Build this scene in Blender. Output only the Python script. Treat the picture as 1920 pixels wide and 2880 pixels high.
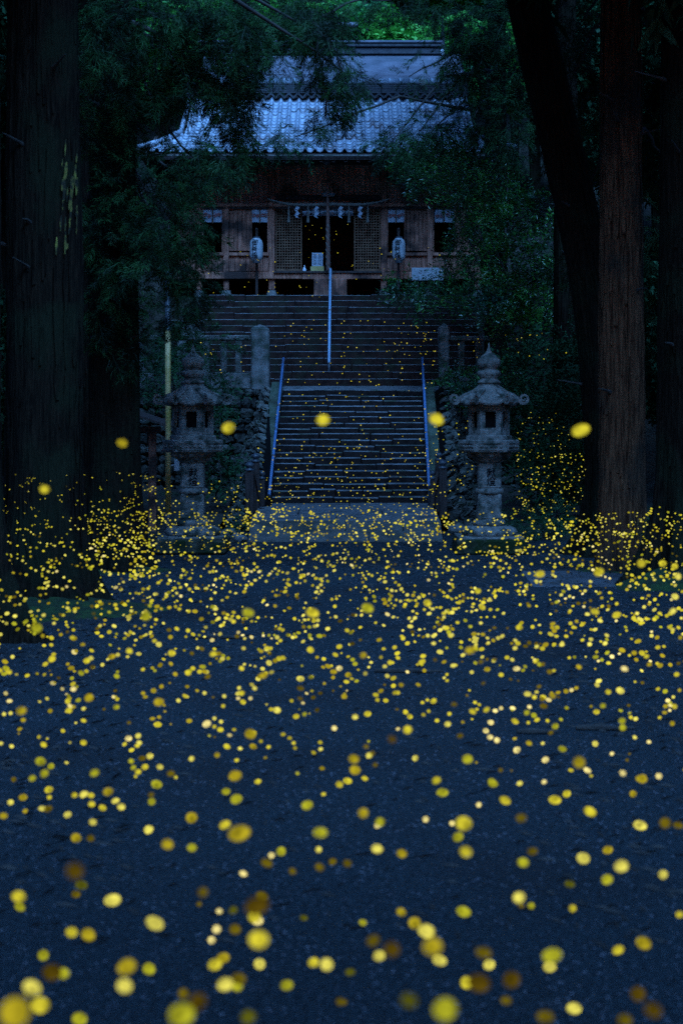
import bpy, math, random
import numpy as np
from mathutils import Vector, Matrix, Euler
for o in list(bpy.data.objects): bpy.data.objects.remove(o)
R = random.Random(7); NR = np.random.RandomState(11)
C = bpy.context.scene.collection
sc = bpy.context.scene
# ------------------------------------------------------------------ camera, sky, exposure
F, HZ, HC = 4830.0, 1191.0, 2.14           # focal length in photo pixels, horizon row, camera height
EXPO = 3.0
cam_d = bpy.data.cameras.new('camera'); cam = bpy.data.objects.new('camera', cam_d); C.objects.link(cam)
cam.location = (0, 0, HC); cam.rotation_euler = (math.radians(90), 0, 0)
cam_d.sensor_fit = 'VERTICAL'; cam_d.sensor_height = 36; cam_d.sensor_width = 24
cam_d.lens = F / 2880 * 36; cam_d.shift_y = -(1440 - HZ) / 2880
cam_d.clip_start = 0.2; cam_d.clip_end = 600
cam_d.dof.use_dof = True; cam_d.dof.focus_distance = 40; cam_d.dof.aperture_fstop = 2.7
sc.camera = cam
w = bpy.data.worlds.new('World'); sc.world = w; w.use_nodes = True
wn = w.node_tree.nodes; wl = w.node_tree.links
sky = wn.new('ShaderNodeTexSky'); sky.sky_type = 'NISHITA'; sky.sun_disc = False
sky.sun_elevation = math.radians(-1.0); sky.sun_rotation = math.radians(180); sky.ozone_density = 4.0
sky.air_density = 1.0; sky.dust_density = 0.2
tint = wn.new('ShaderNodeMix'); tint.data_type = 'RGBA'; tint.blend_type = 'MULTIPLY'; tint.inputs[0].default_value = 1   # blue hour, tungsten white balance
tint.inputs[7].default_value = (.66, .92, 1.05, 1); wl.new(sky.outputs[0], tint.inputs[6])
wl.new(tint.outputs[2], wn['Background'].inputs[0]); wn['Background'].inputs[1].default_value = 0.22
sun_d = bpy.data.lights.new('dusk_sky_glow', 'SUN'); sun_d.energy = 1.35; sun_d.angle = math.radians(50); sun_d.color = (.15, .42, 1.0)
sun = bpy.data.objects.new('dusk_sky_glow', sun_d); C.objects.link(sun); sun.rotation_euler = (math.radians(40), 0, math.radians(14))
sc.view_settings.view_transform = 'Standard'; sc.view_settings.look = 'None'
sc.view_settings.exposure = EXPO; sc.view_settings.gamma = 1; sc.view_settings.use_curve_mapping = False
cy = sc.cycles
cy.max_bounces = 4; cy.diffuse_bounces = 2; cy.glossy_bounces = 2; cy.transmission_bounces = 2; cy.transparent_max_bounces = 4
cy.sample_clamp_indirect = 1.0
cy.use_denoising = False      # keep the sensor-like grain of the high-ISO photograph

# ------------------------------------------------------------------ helpers
def px(x, y, D): return Vector(((x - 960) * D / F, D, HC - (y - HZ) * D / F))
def X(x, D): return (x - 960) * D / F
def Z(y, D): return HC - (y - HZ) * D / F
def lin(c):
    return tuple(((v/255)/12.92 if v/255 < 0.04045 else ((v/255 + .055)/1.055)**2.4) for v in c)
def wloc(p):
    v = Vector((0, 0, 0))
    while p is not None: v = v + p.location; p = p.parent
    return v
def link(name, me, parent=None, loc=None):
    o = bpy.data.objects.new(name, me); C.objects.link(o)
    if parent is not None: o.parent = parent
    if loc is not None: o.location = loc
    return o
def tag(o, label, cat, group=None):
    o['label'] = label; o['category'] = cat
    if group: o['group'] = group
    return o
def thing(name, label, cat, loc=(0, 0, 0), group=None):
    o = bpy.data.objects.new(name, None); C.objects.link(o); o.location = loc; o.empty_display_size = .1
    return tag(o, label, cat, group)
def kind(o, k): o['kind'] = k; return o
class MB:
    def __init__(s): s.v = []; s.f = []; s.mi = []; s.m = 0
    def add(s, vs, fs, m=None):
        n = len(s.v); s.v += [tuple(v) for v in vs]; s.f += [tuple(i + n for i in f) for f in fs]
        s.mi += [s.m if m is None else m] * len(fs); return s
    def box(s, x0, x1, y0, y1, z0, z1, m=None):
        return s.add([(x0,y0,z0),(x1,y0,z0),(x1,y1,z0),(x0,y1,z0),(x0,y0,z1),(x1,y0,z1),(x1,y1,z1),(x0,y1,z1)],
              [(0,3,2,1),(4,5,6,7),(0,1,5,4),(1,2,6,5),(2,3,7,6),(3,0,4,7)], m)
    def cbox(s, x0, x1, y0, y1, z0, z1, c=.01, m=None, jit=0, mtop=None):
        """box with chamfered edges; each corner gives three vertices"""
        vs = []; idx = {}
        jj = {}
        for ix in (0,1):
            for iy in (0,1):
                for iz in (0,1):
                    j = [R.uniform(-jit, jit) for _ in range(3)]
                    bx = (x0, x1)[ix] + j[0]; by = (y0, y1)[iy] + j[1]; bz = (z0, z1)[iz] + j[2]
                    cx = c if ix == 0 else -c; cyy = c if iy == 0 else -c; cz = c if iz == 0 else -c
                    for a, p in enumerate(((bx, by+cyy, bz+cz), (bx+cx, by, bz+cz), (bx+cx, by+cyy, bz))):
                        idx[(ix,iy,iz,a)] = len(vs); vs.append(p)
        fs = []; ms = []
        top = m if mtop is None else mtop
        def q(*k, t=None): fs.append(tuple(idx[i] for i in k)); ms.append((s.m if m is None else m) if t is None else t)
        q((0,0,0,0),(0,0,1,0),(0,1,1,0),(0,1,0,0)); q((1,0,0,0),(1,1,0,0),(1,1,1,0),(1,0,1,0))
        q((0,0,0,1),(1,0,0,1),(1,0,1,1),(0,0,1,1)); q((0,1,0,1),(0,1,1,1),(1,1,1,1),(1,1,0,1))
        q((0,0,0,2),(0,1,0,2),(1,1,0,2),(1,0,0,2)); q((0,0,1,2),(1,0,1,2),(1,1,1,2),(0,1,1,2), t=top)
        for iz in (0,1):
            for iy in (0,1): q((0,iy,iz,1),(1,iy,iz,1),(1,iy,iz,2),(0,iy,iz,2), t=top if iz else None)
            for ix in (0,1): q((ix,0,iz,0),(ix,1,iz,0),(ix,1,iz,2),(ix,0,iz,2), t=top if iz else None)
        for ix in (0,1):
            for iy in (0,1): q((ix,iy,0,0),(ix,iy,1,0),(ix,iy,1,1),(ix,iy,0,1))
        for ix in (0,1):
            for iy in (0,1):
                for iz in (0,1): q((ix,iy,iz,0),(ix,iy,iz,1),(ix,iy,iz,2))
        n = len(s.v); s.v += vs; s.f += [tuple(i+n for i in f) for f in fs]; s.mi += [x or 0 for x in ms]
        return s
    def tube(s, pts, rad, n=8, cap=True, m=None, rfun=None):
        pts = [Vector(p) for p in pts]
        if not hasattr(rad, '__len__'): rad = [rad]*len(pts)
        vs = []; fs = []
        up = None
        for i, p in enumerate(pts):
            t = (pts[min(i+1, len(pts)-1)] - pts[max(i-1, 0)]).normalized()
            if up is None:
                up = t.cross(Vector((0, 1, 0)));
                if up.length < .1: up = t.cross(Vector((1, 0, 0)))
                up.normalize()
            a = (up - t * up.dot(t)).normalized(); b = t.cross(a); up = a
            for k in range(n):
                an = 2*math.pi*k/n; rr = rad[i] * (rfun(i, an) if rfun else 1)
                vs.append(p + (a*math.cos(an) + b*math.sin(an))*rr)
        for i in range(len(pts)-1):
            for k in range(n): fs.append((i*n+k, i*n+(k+1)%n, (i+1)*n+(k+1)%n, (i+1)*n+k))
        if cap: fs.append(tuple(range(n-1, -1, -1))); fs.append(tuple((len(pts)-1)*n+k for k in range(n)))
        return s.add(vs, fs, m)
    def lathe(s, prof, c=(0,0,0), n=24, ph=0, m=None, caps=True, sx=1, sy=1):
        vs = []; fs = []
        for r, z in prof:
            for k in range(n):
                a = 2*math.pi*k/n + ph; vs.append((c[0]+r*math.cos(a)*sx, c[1]+r*math.sin(a)*sy, c[2]+z))
        for i in range(len(prof)-1):
            for k in range(n): fs.append((i*n+k, i*n+(k+1)%n, (i+1)*n+(k+1)%n, (i+1)*n+k))
        if caps: fs.append(tuple(range(n-1,-1,-1))); fs.append(tuple((len(prof)-1)*n+k for k in range(n)))
        return s.add(vs, fs, m)
    def build(s, name, mats, parent=None, smooth=False, loc=None, origin=None):
        me = bpy.data.meshes.new(name)
        off = wloc(parent) if parent is not None else Vector((0,0,0))
        if origin is not None: off = Vector(origin)
        me.from_pydata([(v[0]-off.x, v[1]-off.y, v[2]-off.z) for v in s.v], [], s.f)
        if not isinstance(mats, (list, tuple)): mats = [mats]
        for m_ in mats: me.materials.append(m_)
        me.polygons.foreach_set('material_index', s.mi)
        if smooth: me.polygons.foreach_set('use_smooth', [True]*len(s.f))
        me.update()
        o = link(name, me, parent, loc)
        if origin is not None and loc is None:
            o.location = Vector(origin) - (wloc(parent) if parent is not None else Vector((0,0,0)))
        return o
def np_mesh(name, V, Fc, mats, parent=None, mi=None, smooth=False, loc=None):
    """V (n,3), Fc (m,3) triangles"""
    me = bpy.data.meshes.new(name)
    off = np.array(wloc(parent)) if parent is not None else np.zeros(3)
    V = (V - off).astype(np.float32)
    me.vertices.add(len(V)); me.vertices.foreach_set('co', V.ravel())
    me.loops.add(Fc.size); me.loops.foreach_set('vertex_index', Fc.ravel().astype(np.int32))
    me.polygons.add(len(Fc)); me.polygons.foreach_set('loop_start', np.arange(0, Fc.size, 3, dtype=np.int32))
    me.polygons.foreach_set('loop_total', np.full(len(Fc), 3, dtype=np.int32))
    if not isinstance(mats, (list, tuple)): mats = [mats]
    for m_ in mats: me.materials.append(m_)
    if mi is not None: me.polygons.foreach_set('material_index', mi.astype(np.int32))
    if smooth: me.polygons.foreach_set('use_smooth', np.ones(len(Fc), dtype=bool))
    me.update(calc_edges=True)
    return link(name, me, parent, loc)

# ------------------------------------------------------------------ materials
def mat(name, c1, c2=None, scale=4, rough=.8, bump=0, stretch=(1,1,1), detail=6, c3=None, s3=1.0, t3=(.5,.7), spec=.5,
        rnd=0, bscale=None, coat=0, metal=0, lo=.35, hi=.65, transl=0):
    m = bpy.data.materials.new(name); m.use_nodes = True; nt = m.node_tree; N = nt.nodes; L = nt.links
    b = N['Principled BSDF']; b.inputs['Roughness'].default_value = rough; b.inputs['Specular IOR Level'].default_value = spec
    b.inputs['Metallic'].default_value = metal
    tc = N.new('ShaderNodeTexCoord'); mp = N.new('ShaderNodeMapping'); mp.inputs['Scale'].default_value = stretch
    geo = N.new('ShaderNodeNewGeometry')
    L.new(geo.outputs['Position'], mp.inputs[0])
    no = N.new('ShaderNodeTexNoise'); no.inputs['Scale'].default_value = scale; no.inputs['Detail'].default_value = detail
    L.new(mp.outputs[0], no.inputs['Vector'])
    col = None
    if c2 is not None:
        mr = N.new('ShaderNodeMapRange'); mr.inputs[1].default_value = lo; mr.inputs[2].default_value = hi
        L.new(no.outputs[0], mr.inputs[0])
        mx = N.new('ShaderNodeMix'); mx.data_type = 'RGBA'; L.new(mr.outputs[0], mx.inputs[0])
        mx.inputs[6].default_value = (*c1, 1); mx.inputs[7].default_value = (*c2, 1); col = mx.outputs[2]
    if c3 is not None:
        n3 = N.new('ShaderNodeTexNoise'); n3.inputs['Scale'].default_value = s3; n3.inputs['Detail'].default_value = 4
        L.new(geo.outputs['Position'], n3.inputs['Vector'])
        mr = N.new('ShaderNodeMapRange'); mr.inputs[1].default_value = t3[0]; mr.inputs[2].default_value = t3[1]
        L.new(n3.outputs[0], mr.inputs[0])
        mx = N.new('ShaderNodeMix'); mx.data_type = 'RGBA'; L.new(mr.outputs[0], mx.inputs[0])
        if col: L.new(col, mx.inputs[6])
        else: mx.inputs[6].default_value = (*c1, 1)
        mx.inputs[7].default_value = (*c3, 1); col = mx.outputs[2]
    if rnd:
        oi = N.new('ShaderNodeObjectInfo'); mr = N.new('ShaderNodeMapRange'); mr.inputs[3].default_value = 1-rnd; mr.inputs[4].default_value = 1+rnd
        L.new(oi.outputs['Random'], mr.inputs[0])
        vm = N.new('ShaderNodeVectorMath'); vm.operation = 'SCALE'
        if col: L.new(col, vm.inputs[0])
        else: vm.inputs[0].default_value = c1
        L.new(mr.outputs[0], vm.inputs['Scale']); col = vm.outputs[0]
    if col: L.new(col, b.inputs['Base Color'])
    else: b.inputs['Base Color'].default_value = (*c1, 1)
    if bump:
        n2 = no
        if bscale:
            n2 = N.new('ShaderNodeTexNoise'); n2.inputs['Scale'].default_value = bscale; n2.inputs['Detail'].default_value = 8
            L.new(mp.outputs[0], n2.inputs['Vector'])
        bp = N.new('ShaderNodeBump'); bp.inputs['Strength'].default_value = min(1, bump); bp.inputs['Distance'].default_value = .02*max(1, bump)
        L.new(n2.outputs[0], bp.inputs['Height']); L.new(bp.outputs[0], b.inputs['Normal'])
    if transl:
        tr = N.new('ShaderNodeBsdfTranslucent'); ms = N.new('ShaderNodeMixShader'); ms.inputs[0].default_value = transl
        if col: L.new(col, tr.inputs[0])
        else: tr.inputs[0].default_value = (*c1, 1)
        L.new(b.outputs[0], ms.inputs[1]); L.new(tr.outputs[0], ms.inputs[2]); L.new(ms.outputs[0], N['Material Output'].inputs[0])
    return m
def emit(name, c, s):
    m = bpy.data.materials.new(name); m.use_nodes = True; nt = m.node_tree; nt.nodes.clear()
    e = nt.nodes.new('ShaderNodeEmission'); e.inputs[0].default_value = (*c, 1); e.inputs[1].default_value = s
    o = nt.nodes.new('ShaderNodeOutputMaterial'); nt.links.new(e.outputs[0], o.inputs[0])
    # a firefly's light organ glows unevenly: brighter low on the body
    tc = nt.nodes.new('ShaderNodeTexCoord'); no = nt.nodes.new('ShaderNodeTexNoise'); no.inputs['Scale'].default_value = .9
    nt.links.new(tc.outputs['Object'], no.inputs['Vector']); oi = nt.nodes.new('ShaderNodeObjectInfo')
    va = nt.nodes.new('ShaderNodeVectorMath'); va.operation = 'SCALE'; va.inputs[0].default_value = (9, 7, 5); nt.links.new(oi.outputs['Random'], va.inputs['Scale'])
    vb = nt.nodes.new('ShaderNodeVectorMath'); nt.links.new(tc.outputs['Object'], vb.inputs[0]); nt.links.new(va.outputs[0], vb.inputs[1]); nt.links.new(vb.outputs[0], no.inputs['Vector'])
    mr = nt.nodes.new('ShaderNodeMapRange'); mr.inputs[1].default_value = .3; mr.inputs[2].default_value = .7; mr.inputs[3].default_value = s*.45; mr.inputs[4].default_value = s*1.35
    nt.links.new(no.outputs[0], mr.inputs[0]); nt.links.new(mr.outputs[0], e.inputs[1])
    m.cycles.emission_sampling = 'NONE'
    return m
M = {}
M['gravel'] = mat('gravel', (.013,.019,.021), (.043,.060,.067), scale=34, detail=9, rough=.95, bump=2, bscale=44, c3=(.024,.022,.022), s3=.35, t3=(.5,.75), spec=.2)
M['pebble'] = mat('pebble', (.05,.05,.055), (.12,.12,.13), scale=3, rough=.8, spec=.3)
M['paving'] = mat('paving', (.12,.12,.115), (.175,.175,.17), scale=7, rough=.85, bump=.4, bscale=60, c3=(.08,.085,.08), s3=2.2, t3=(.5,.65), spec=.3)
M['earth'] = mat('earth', (.02,.016,.012), (.045,.036,.024), scale=3, rough=.95, bump=2, bscale=9, c3=(.015,.03,.01), s3=.8)
M['moss'] = mat('moss', (.012,.028,.008), (.03,.075,.012), scale=9, rough=.95, bump=2, bscale=40, c3=(.02,.017,.012), s3=2.5)
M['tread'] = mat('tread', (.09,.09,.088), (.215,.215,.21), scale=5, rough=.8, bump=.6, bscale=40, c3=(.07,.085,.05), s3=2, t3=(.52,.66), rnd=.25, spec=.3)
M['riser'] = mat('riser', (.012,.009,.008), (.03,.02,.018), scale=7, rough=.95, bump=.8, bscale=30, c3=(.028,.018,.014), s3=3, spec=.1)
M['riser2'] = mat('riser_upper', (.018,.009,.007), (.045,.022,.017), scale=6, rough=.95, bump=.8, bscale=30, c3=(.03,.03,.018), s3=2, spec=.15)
M['apron'] = mat('apron_front', (.075,.07,.06), (.13,.12,.10), scale=5, rough=.95, bump=.4, c3=(.05,.05,.035), s3=2)
M['kerb'] = mat('mossy_kerb', (.045,.07,.035), (.09,.11,.075), scale=6, rough=.95, bump=1, bscale=30, c3=(.03,.035,.02), s3=3)
M['stone'] = mat('granite', (.13,.125,.11), (.26,.25,.23), scale=9, rough=.85, bump=1, bscale=50, c3=(.05,.065,.045), s3=4.5, t3=(.45,.62), spec=.3)
M['granite_l'] = mat('lantern_granite', (.16,.15,.125), (.29,.27,.235), scale=14, rough=.85, bump=1, bscale=60, c3=(.05,.06,.045), s3=5, t3=(.5,.64), spec=.3)
M['mossy_stone'] = mat('mossy_dark_stone', (.03,.032,.02), (.09,.09,.065), scale=7, rough=.95, bump=1, bscale=30, c3=(.02,.035,.012), s3=3, t3=(.45,.6), spec=.1)
M['lichen'] = mat('lichen', (.38,.4,.42), (.5,.5,.5), scale=20, rough=.9)
M['rock'] = mat('wall_rock', (.03,.03,.025), (.10,.10,.085), scale=4, rough=.9, bump=1.5, bscale=14, c3=(.025,.035,.018), s3=3, rnd=.4, spec=.25)
M['dark'] = mat('dark_gap', (.008,.008,.008), rough=1, spec=0)
M['wood'] = mat('weathered_wood', (.22,.085,.05), (.5,.225,.15), scale=3, stretch=(9,9,.8), rough=.8, bump=.8, c3=(.05,.03,.024), s3=1.6, t3=(.45,.62), rnd=.18, spec=.2)
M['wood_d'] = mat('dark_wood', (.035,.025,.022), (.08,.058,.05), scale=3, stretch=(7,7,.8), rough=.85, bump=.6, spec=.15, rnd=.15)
M['wood_u'] = mat('eave_wall_wood', (.34,.15,.10), (.58,.3,.21), scale=3, stretch=(9,9,.8), rough=.8, bump=.8, c3=(.08,.05,.035), s3=1.6, t3=(.5,.66), rnd=.18, spec=.2)
M['lattice'] = mat('lattice_wood', (.12,.06,.035), (.22,.12,.07), scale=6, rough=.8, spec=.15)
M['tile'] = mat('roof_tile', (.21,.235,.27), (.35,.385,.42), scale=2.2, rough=.42, bump=.5, bscale=9, c3=(.15,.125,.125), s3=1.5, t3=(.52,.66), rnd=.2, spec=.7)
M['tile_d'] = mat('ridge_tile', (.018,.018,.02), (.045,.045,.05), scale=5, rough=.45, bump=.4, c3=(.03,.03,.03), s3=2, spec=.5)
M['copper'] = mat('copper_roof', (.09,.085,.10), (.17,.16,.18), scale=2, stretch=(1,1,1), rough=.5, bump=.3, c3=(.08,.09,.1), s3=.8, spec=.5)
M['paper'] = mat('paper', (.30,.32,.33), (.38,.40,.4), scale=7, rough=.8)
M['cloth'] = mat('white_cloth', (.32,.36,.42), (.46,.5,.54), scale=5, rough=.9, bump=.5, bscale=4, stretch=(5,5,.5))
M['red'] = mat('red_print', (.35,.12,.1), rough=.9)
M['ink'] = mat('black_ink', (.006,.008,.01), rough=.8, spec=.1)
M['rail'] = mat('blue_painted_rail', (.07,.16,.32), (.12,.24,.44), scale=9, rough=.5, spec=.5, c3=(.10,.07,.05), s3=6, t3=(.58,.7))
M['rail_w'] = mat('light_steel_rail', (.25,.4,.55), (.34,.5,.62), scale=7, rough=.4, spec=.5, c3=(.2,.16,.13), s3=7, t3=(.6,.72))
M['metal'] = mat('dark_metal', (.04,.05,.06), (.07,.08,.09), scale=9, rough=.45, spec=.6)
M['yellow'] = mat('yellow_sleeve', (.62,.40,.12), (.8,.58,.24), scale=5, stretch=(1,1,.3), rough=.5, c3=(.4,.3,.06), s3=4)
M['bark'] = mat('cedar_bark', (.007,.005,.003), (.026,.017,.010), scale=5, stretch=(6,6,.45), rough=.95, bump=3, c3=(.018,.02,.01), s3=1.3, t3=(.48,.62), spec=.1)
M['bark_r'] = mat('red_brown_bark', (.05,.020,.010), (.19,.085,.042), scale=5, stretch=(6,6,.4), rough=.95, bump=3, c3=(.035,.03,.022), s3=1.1, t3=(.5,.66), spec=.1)
M['twig'] = mat('twig', (.03,.025,.02), (.06,.05,.04), scale=8, rough=.9)
M['cedar'] = mat('cedar_needles', (.006,.017,.006), (.032,.11,.026), scale=2.6, rough=.6, c3=(.03,.035,.012), s3=2.4, t3=(.6,.75), spec=.2, lo=.42, hi=.66)
M['cedar_d'] = mat('dark_cedar_needles', (.01,.03,.01), (.03,.08,.025), scale=1.2, rough=.7, spec=.2)
M['leaf'] = mat('glossy_leaf', (.008,.04,.008), (.06,.25,.028), scale=1.7, rough=.3, c3=(.012,.05,.03), s3=.9, spec=.6, lo=.4, hi=.64)
M['fern'] = mat('fern', (.015,.06,.02), (.03,.11,.03), scale=3, rough=.5)
M['canopy'] = mat('maple_leaf', (.05,.30,.03), (.15,.5,.08), scale=.8, rough=.6, c3=(.03,.13,.08), s3=.35, spec=.3, transl=.3)
M['darkleaf'] = mat('dark_canopy_leaf', (.01,.04,.015), (.02,.08,.025), scale=.7, rough=.7, spec=.2)
M['glaze'] = mat('white_glaze', (.75,.78,.8), rough=.25)
M['box'] = mat('yellow_box', (.45,.33,.10), (.55,.42,.16), scale=8, rough=.7)
M['straw'] = mat('straw_rope', (.09,.08,.065), (.19,.17,.14), scale=30, rough=.95)
M['rope'] = mat('bell_rope', (.08,.035,.025), (.16,.08,.06), scale=12, rough=.95)

# ------------------------------------------------------------------ foliage templates and instancing (numpy)
def strips(lines, width):
    V = []; T = []
    for p0, p1, p2, nrm in lines:
        p0, p1, p2 = map(np.array, (p0, p1, p2)); t = p2 - p0; s = np.cross(t, nrm); s = s/(np.linalg.norm(s)+1e-9)*width
        n = len(V); V += [p0 - s*.5, p0 + s*.5, p1 - s, p1 + s, p2]
        T += [(n, n+1, n+3), (n, n+3, n+2), (n+2, n+3, n+4)]
    return np.array(V), np.array(T)
def cedar_template(seed, nsec=9, per=3, width=.014):
    r = np.random.RandomState(seed); L = []
    for i in range(nsec):
        s = .12 + .88*i/nsec
        base = np.array([s, 0, -.25*s*s])
        for sg in (-1, 1):
            a = math.radians(r.uniform(30, 60)); ln = r.uniform(.3, .5)*(1 - .45*s)
            d = np.array([math.cos(a), sg*math.sin(a), r.uniform(-.35, .25)])
            for k in range(per):
                st = base + d*ln*(.15 + .3*k)
                dd = d + r.uniform(-.5, .5, 3); dd /= np.linalg.norm(dd); l2 = ln*r.uniform(.5, .9)
                L.append((st, st + dd*l2*.5 + np.array([0, 0, .015]), st + dd*l2 + np.array([0, 0, -.07]), r.uniform(-1, 1, 3)))
    for k in range(6):
        d = np.array([1, r.uniform(-.4, .4), r.uniform(-.5, .1)]); st = np.array([.85, 0, -.2]); L.append((st, st + d*.12, st + d*.28, r.uniform(-1,1,3)))
    L.append(((0,0,0), (.5,0,-.06), (1,0,-.25), (0,.3,1)))
    return strips(L, width)
def leaf_template(seed, n=14, ll=.22, lw=.085):
    r = np.random.RandomState(seed); V = []; T = []
    for i in range(n):
        s = i/n; b = np.array([s, 0, -.1*s*s]); a = r.uniform(0, 2*math.pi)
        d = np.array([r.uniform(.3, .9), math.cos(a), math.sin(a)*.8]); d /= np.linalg.norm(d)
        up = r.uniform(-.5, .5, 3) + np.array([0, 0, 1]); s_ = np.cross(d, up); s_ /= np.linalg.norm(s_); n_ = np.cross(s_, d)
        l = ll*r.uniform(.7, 1.2); w_ = lw*r.uniform(.8, 1.1); o = b + d*.04
        k = len(V); V += [o, o + d*l*.45 + s_*w_*.5 + n_*.02, o + d*l, o + d*l*.45 - s_*w_*.5 + n_*.02]
        T += [(k, k+1, k+2), (k, k+2, k+3)]
    return np.array(V), np.array(T)
TC = [cedar_template(i) for i in range(4)]
TCC = [cedar_template(20+i, nsec=6, per=2, width=.03) for i in range(2)]       # coarse, for crowns overhead
TL = [leaf_template(i) for i in range(4)]
TM = [leaf_template(40+i, n=12, ll=.42, lw=.26) for i in range(3)]
def instance(tmpl, pos, dirs, scale, r):
    """place templates (x axis along dirs); returns V, T"""
    pos = np.asarray(pos); dirs = np.asarray(dirs, float); dirs /= (np.linalg.norm(dirs, axis=1)[:, None] + 1e-9)
    up = np.tile([0., 0., 1.], (len(pos), 1)) + r.uniform(-.45, .45, (len(pos), 3))
    yv = np.cross(up, dirs); yv /= (np.linalg.norm(yv, axis=1)[:, None] + 1e-9); zv = np.cross(dirs, yv)
    Vs = []; Ts = []; n = 0; which = r.randint(0, len(tmpl), len(pos))
    for k, (tv, tt) in enumerate(tmpl):
        ix = np.where(which == k)[0]
        if len(ix) == 0: continue
        A = np.stack([dirs[ix], yv[ix], zv[ix]], axis=1)                # rows are axes
        W = np.einsum('tj,njk->ntk', tv, A)*np.asarray(scale)[ix][:, None, None] + pos[ix][:, None, :]
        Vs.append(W.reshape(-1, 3)); T = tt[None] + (np.arange(len(ix))*len(tv))[:, None, None] + n
        Ts.append(T.reshape(-1, 3)); n += len(ix)*len(tv)
    return np.concatenate(Vs), np.concatenate(Ts)
def foliage(parent, clusters, tmpl, m, size, droop=.6, name='foliage', seed=1, surf=.35, rnd=.5):
    """clusters: (centre, (rx,ry,rz), n)"""
    r = np.random.RandomState(seed); P = []; Dd = []; S = []
    for c, rad, n in clusters:
        d = r.normal(size=(n, 3)); d /= np.linalg.norm(d, axis=1)[:, None]
        q = r.uniform(surf, 1, n)**.6; P.append(np.array(c) + d*np.array(rad)*q[:, None])
        Dd.append(d*.8 + np.array([0, 0, -droop]) + r.uniform(-rnd, rnd, (n, 3))); S.append(size*r.uniform(.6, 1.3, n))
    V, T = instance(tmpl, np.concatenate(P), np.concatenate(Dd), np.concatenate(S), r)
    return np_mesh(name, V, T, m, parent)
def pc(x, y, D, rx, ry, rd, n):
    """cluster seen at photo pixel x,y at depth D"""
    k = D/F; return (tuple(px(x, y, D)), (rx*k, rd, ry*k), n)

# ------------------------------------------------------------------ the setting: ground, terraces, hill
def sheet(name, x0, x1, y0, y1, z, m, nx=1, ny=1, amp=0):
    b = MB(); 
    for j in range(ny+1):
        for i in range(nx+1):
            xx = x0+(x1-x0)*i/nx; yy = y0+(y1-y0)*j/ny
            b.v.append((xx, yy, z + (amp*(math.sin(xx*1.7+yy*.6)+math.sin(xx*.6-yy*1.1+2)) if amp else 0)))
    for j in range(ny):
        for i in range(nx): b.f.append((j*(nx+1)+i, j*(nx+1)+i+1, (j+1)*(nx+1)+i+1, (j+1)*(nx+1)+i)); b.mi.append(0)
    return kind(b.build(name, m, smooth=True), 'structure')
g = sheet('ground', -120, 120, -60, 40.6, 0, M['gravel'])
p = MB(); p.add([(X(1470,24.6),24.9,.004),(X(1775,24.9),24.9,.004),(X(1768,22.4),22.4,.004),(X(1500,22.4),22.4,.004)], [(0,3,2,1)])
kind(p.build('path', mat('worn_concrete', (.05,.055,.06), (.10,.105,.11), scale=9, rough=.95, c3=(.03,.03,.03), s3=1.1)), 'structure')
# mossy earth either side of the foot of the stairs
for nm, x0, x1 in (('bank', -60, -2.35), ('bank', 2.9, 60)):
    b = MB(); n = 24; xs = [x0 + (x1-x0)*i/n for i in range(n+1)]
    if x0 < 0: xs = [-60,-30,-15,-9] + [-7+4.65*i/12 for i in range(13)]
    else: xs = [2.9+4.1*i/12 for i in range(13)] + [9,15,30,60]
    ys = [30.4, 31.2, 32, 33, 34.5, 36, 38, 40.6]
    for yy in ys:
        for xx in xs: b.v.append((xx, yy, -.06 + .07*(yy-30.4) + .1*math.sin(xx*2.3+yy*1.7)*(yy > 31) + max(0, abs(xx)-7)*.35*(yy>31)))
    for j in range(len(ys)-1):
        for i in range(len(xs)-1): k = j*len(xs)+i; b.f.append((k, k+1, k+1+len(xs), k+len(xs))); b.mi.append(0)
    kind(b.build(nm, M['earth'], smooth=True), 'structure')
b = MB(); b.box(-60, -1.72, 40.62, 46.1, -1, 2.98); b.box(2.42, 60, 40.62, 46.1, -1, 2.98)
kind(b.build('terrace', M['earth']), 'structure')
b = MB(); b.box(-60, 60, 46.35, 60, -1, 5.55)
kind(b.build('terrace', M['earth']), 'structure')
b = MB(); nx, ny = 30, 14                    # the wooded hill behind, wrapping round both sides
for j in range(ny+1):
    for i in range(nx+1):
        xx = -75+150*i/nx; yy = 58+80*j/ny
        b.v.append((xx, yy, 5.3 + (yy-58)*.72 + 1.2*math.sin(xx*.3+yy*.21)))
for j in range(ny):
    for i in range(nx): k = j*(nx+1)+i; b.f.append((k, k+1, k+nx+2, k+nx+1)); b.mi.append(0)
for sg in (-1, 1):
    n0 = len(b.v); NY = 22
    for j in range(NY+1):
        for i in range(7):
            dd = [0, 3, 7, 12, 20, 32, 50][i]; yy = -40 + 180*j/NY
            b.v.append((sg*(14+dd+max(0, (8-yy)*.1)), yy, -.05 + dd*.62 + .5*math.sin(yy*.4+i)*(i > 0)))
    for j in range(NY):
        for i in range(6):
            k = n0+j*7+i; f = (k, k+1, k+8, k+7); b.f.append(f if sg > 0 else f[::-1]); b.mi.append(0)
kind(b.build('hill', M['earth'], smooth=True), 'structure')

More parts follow.
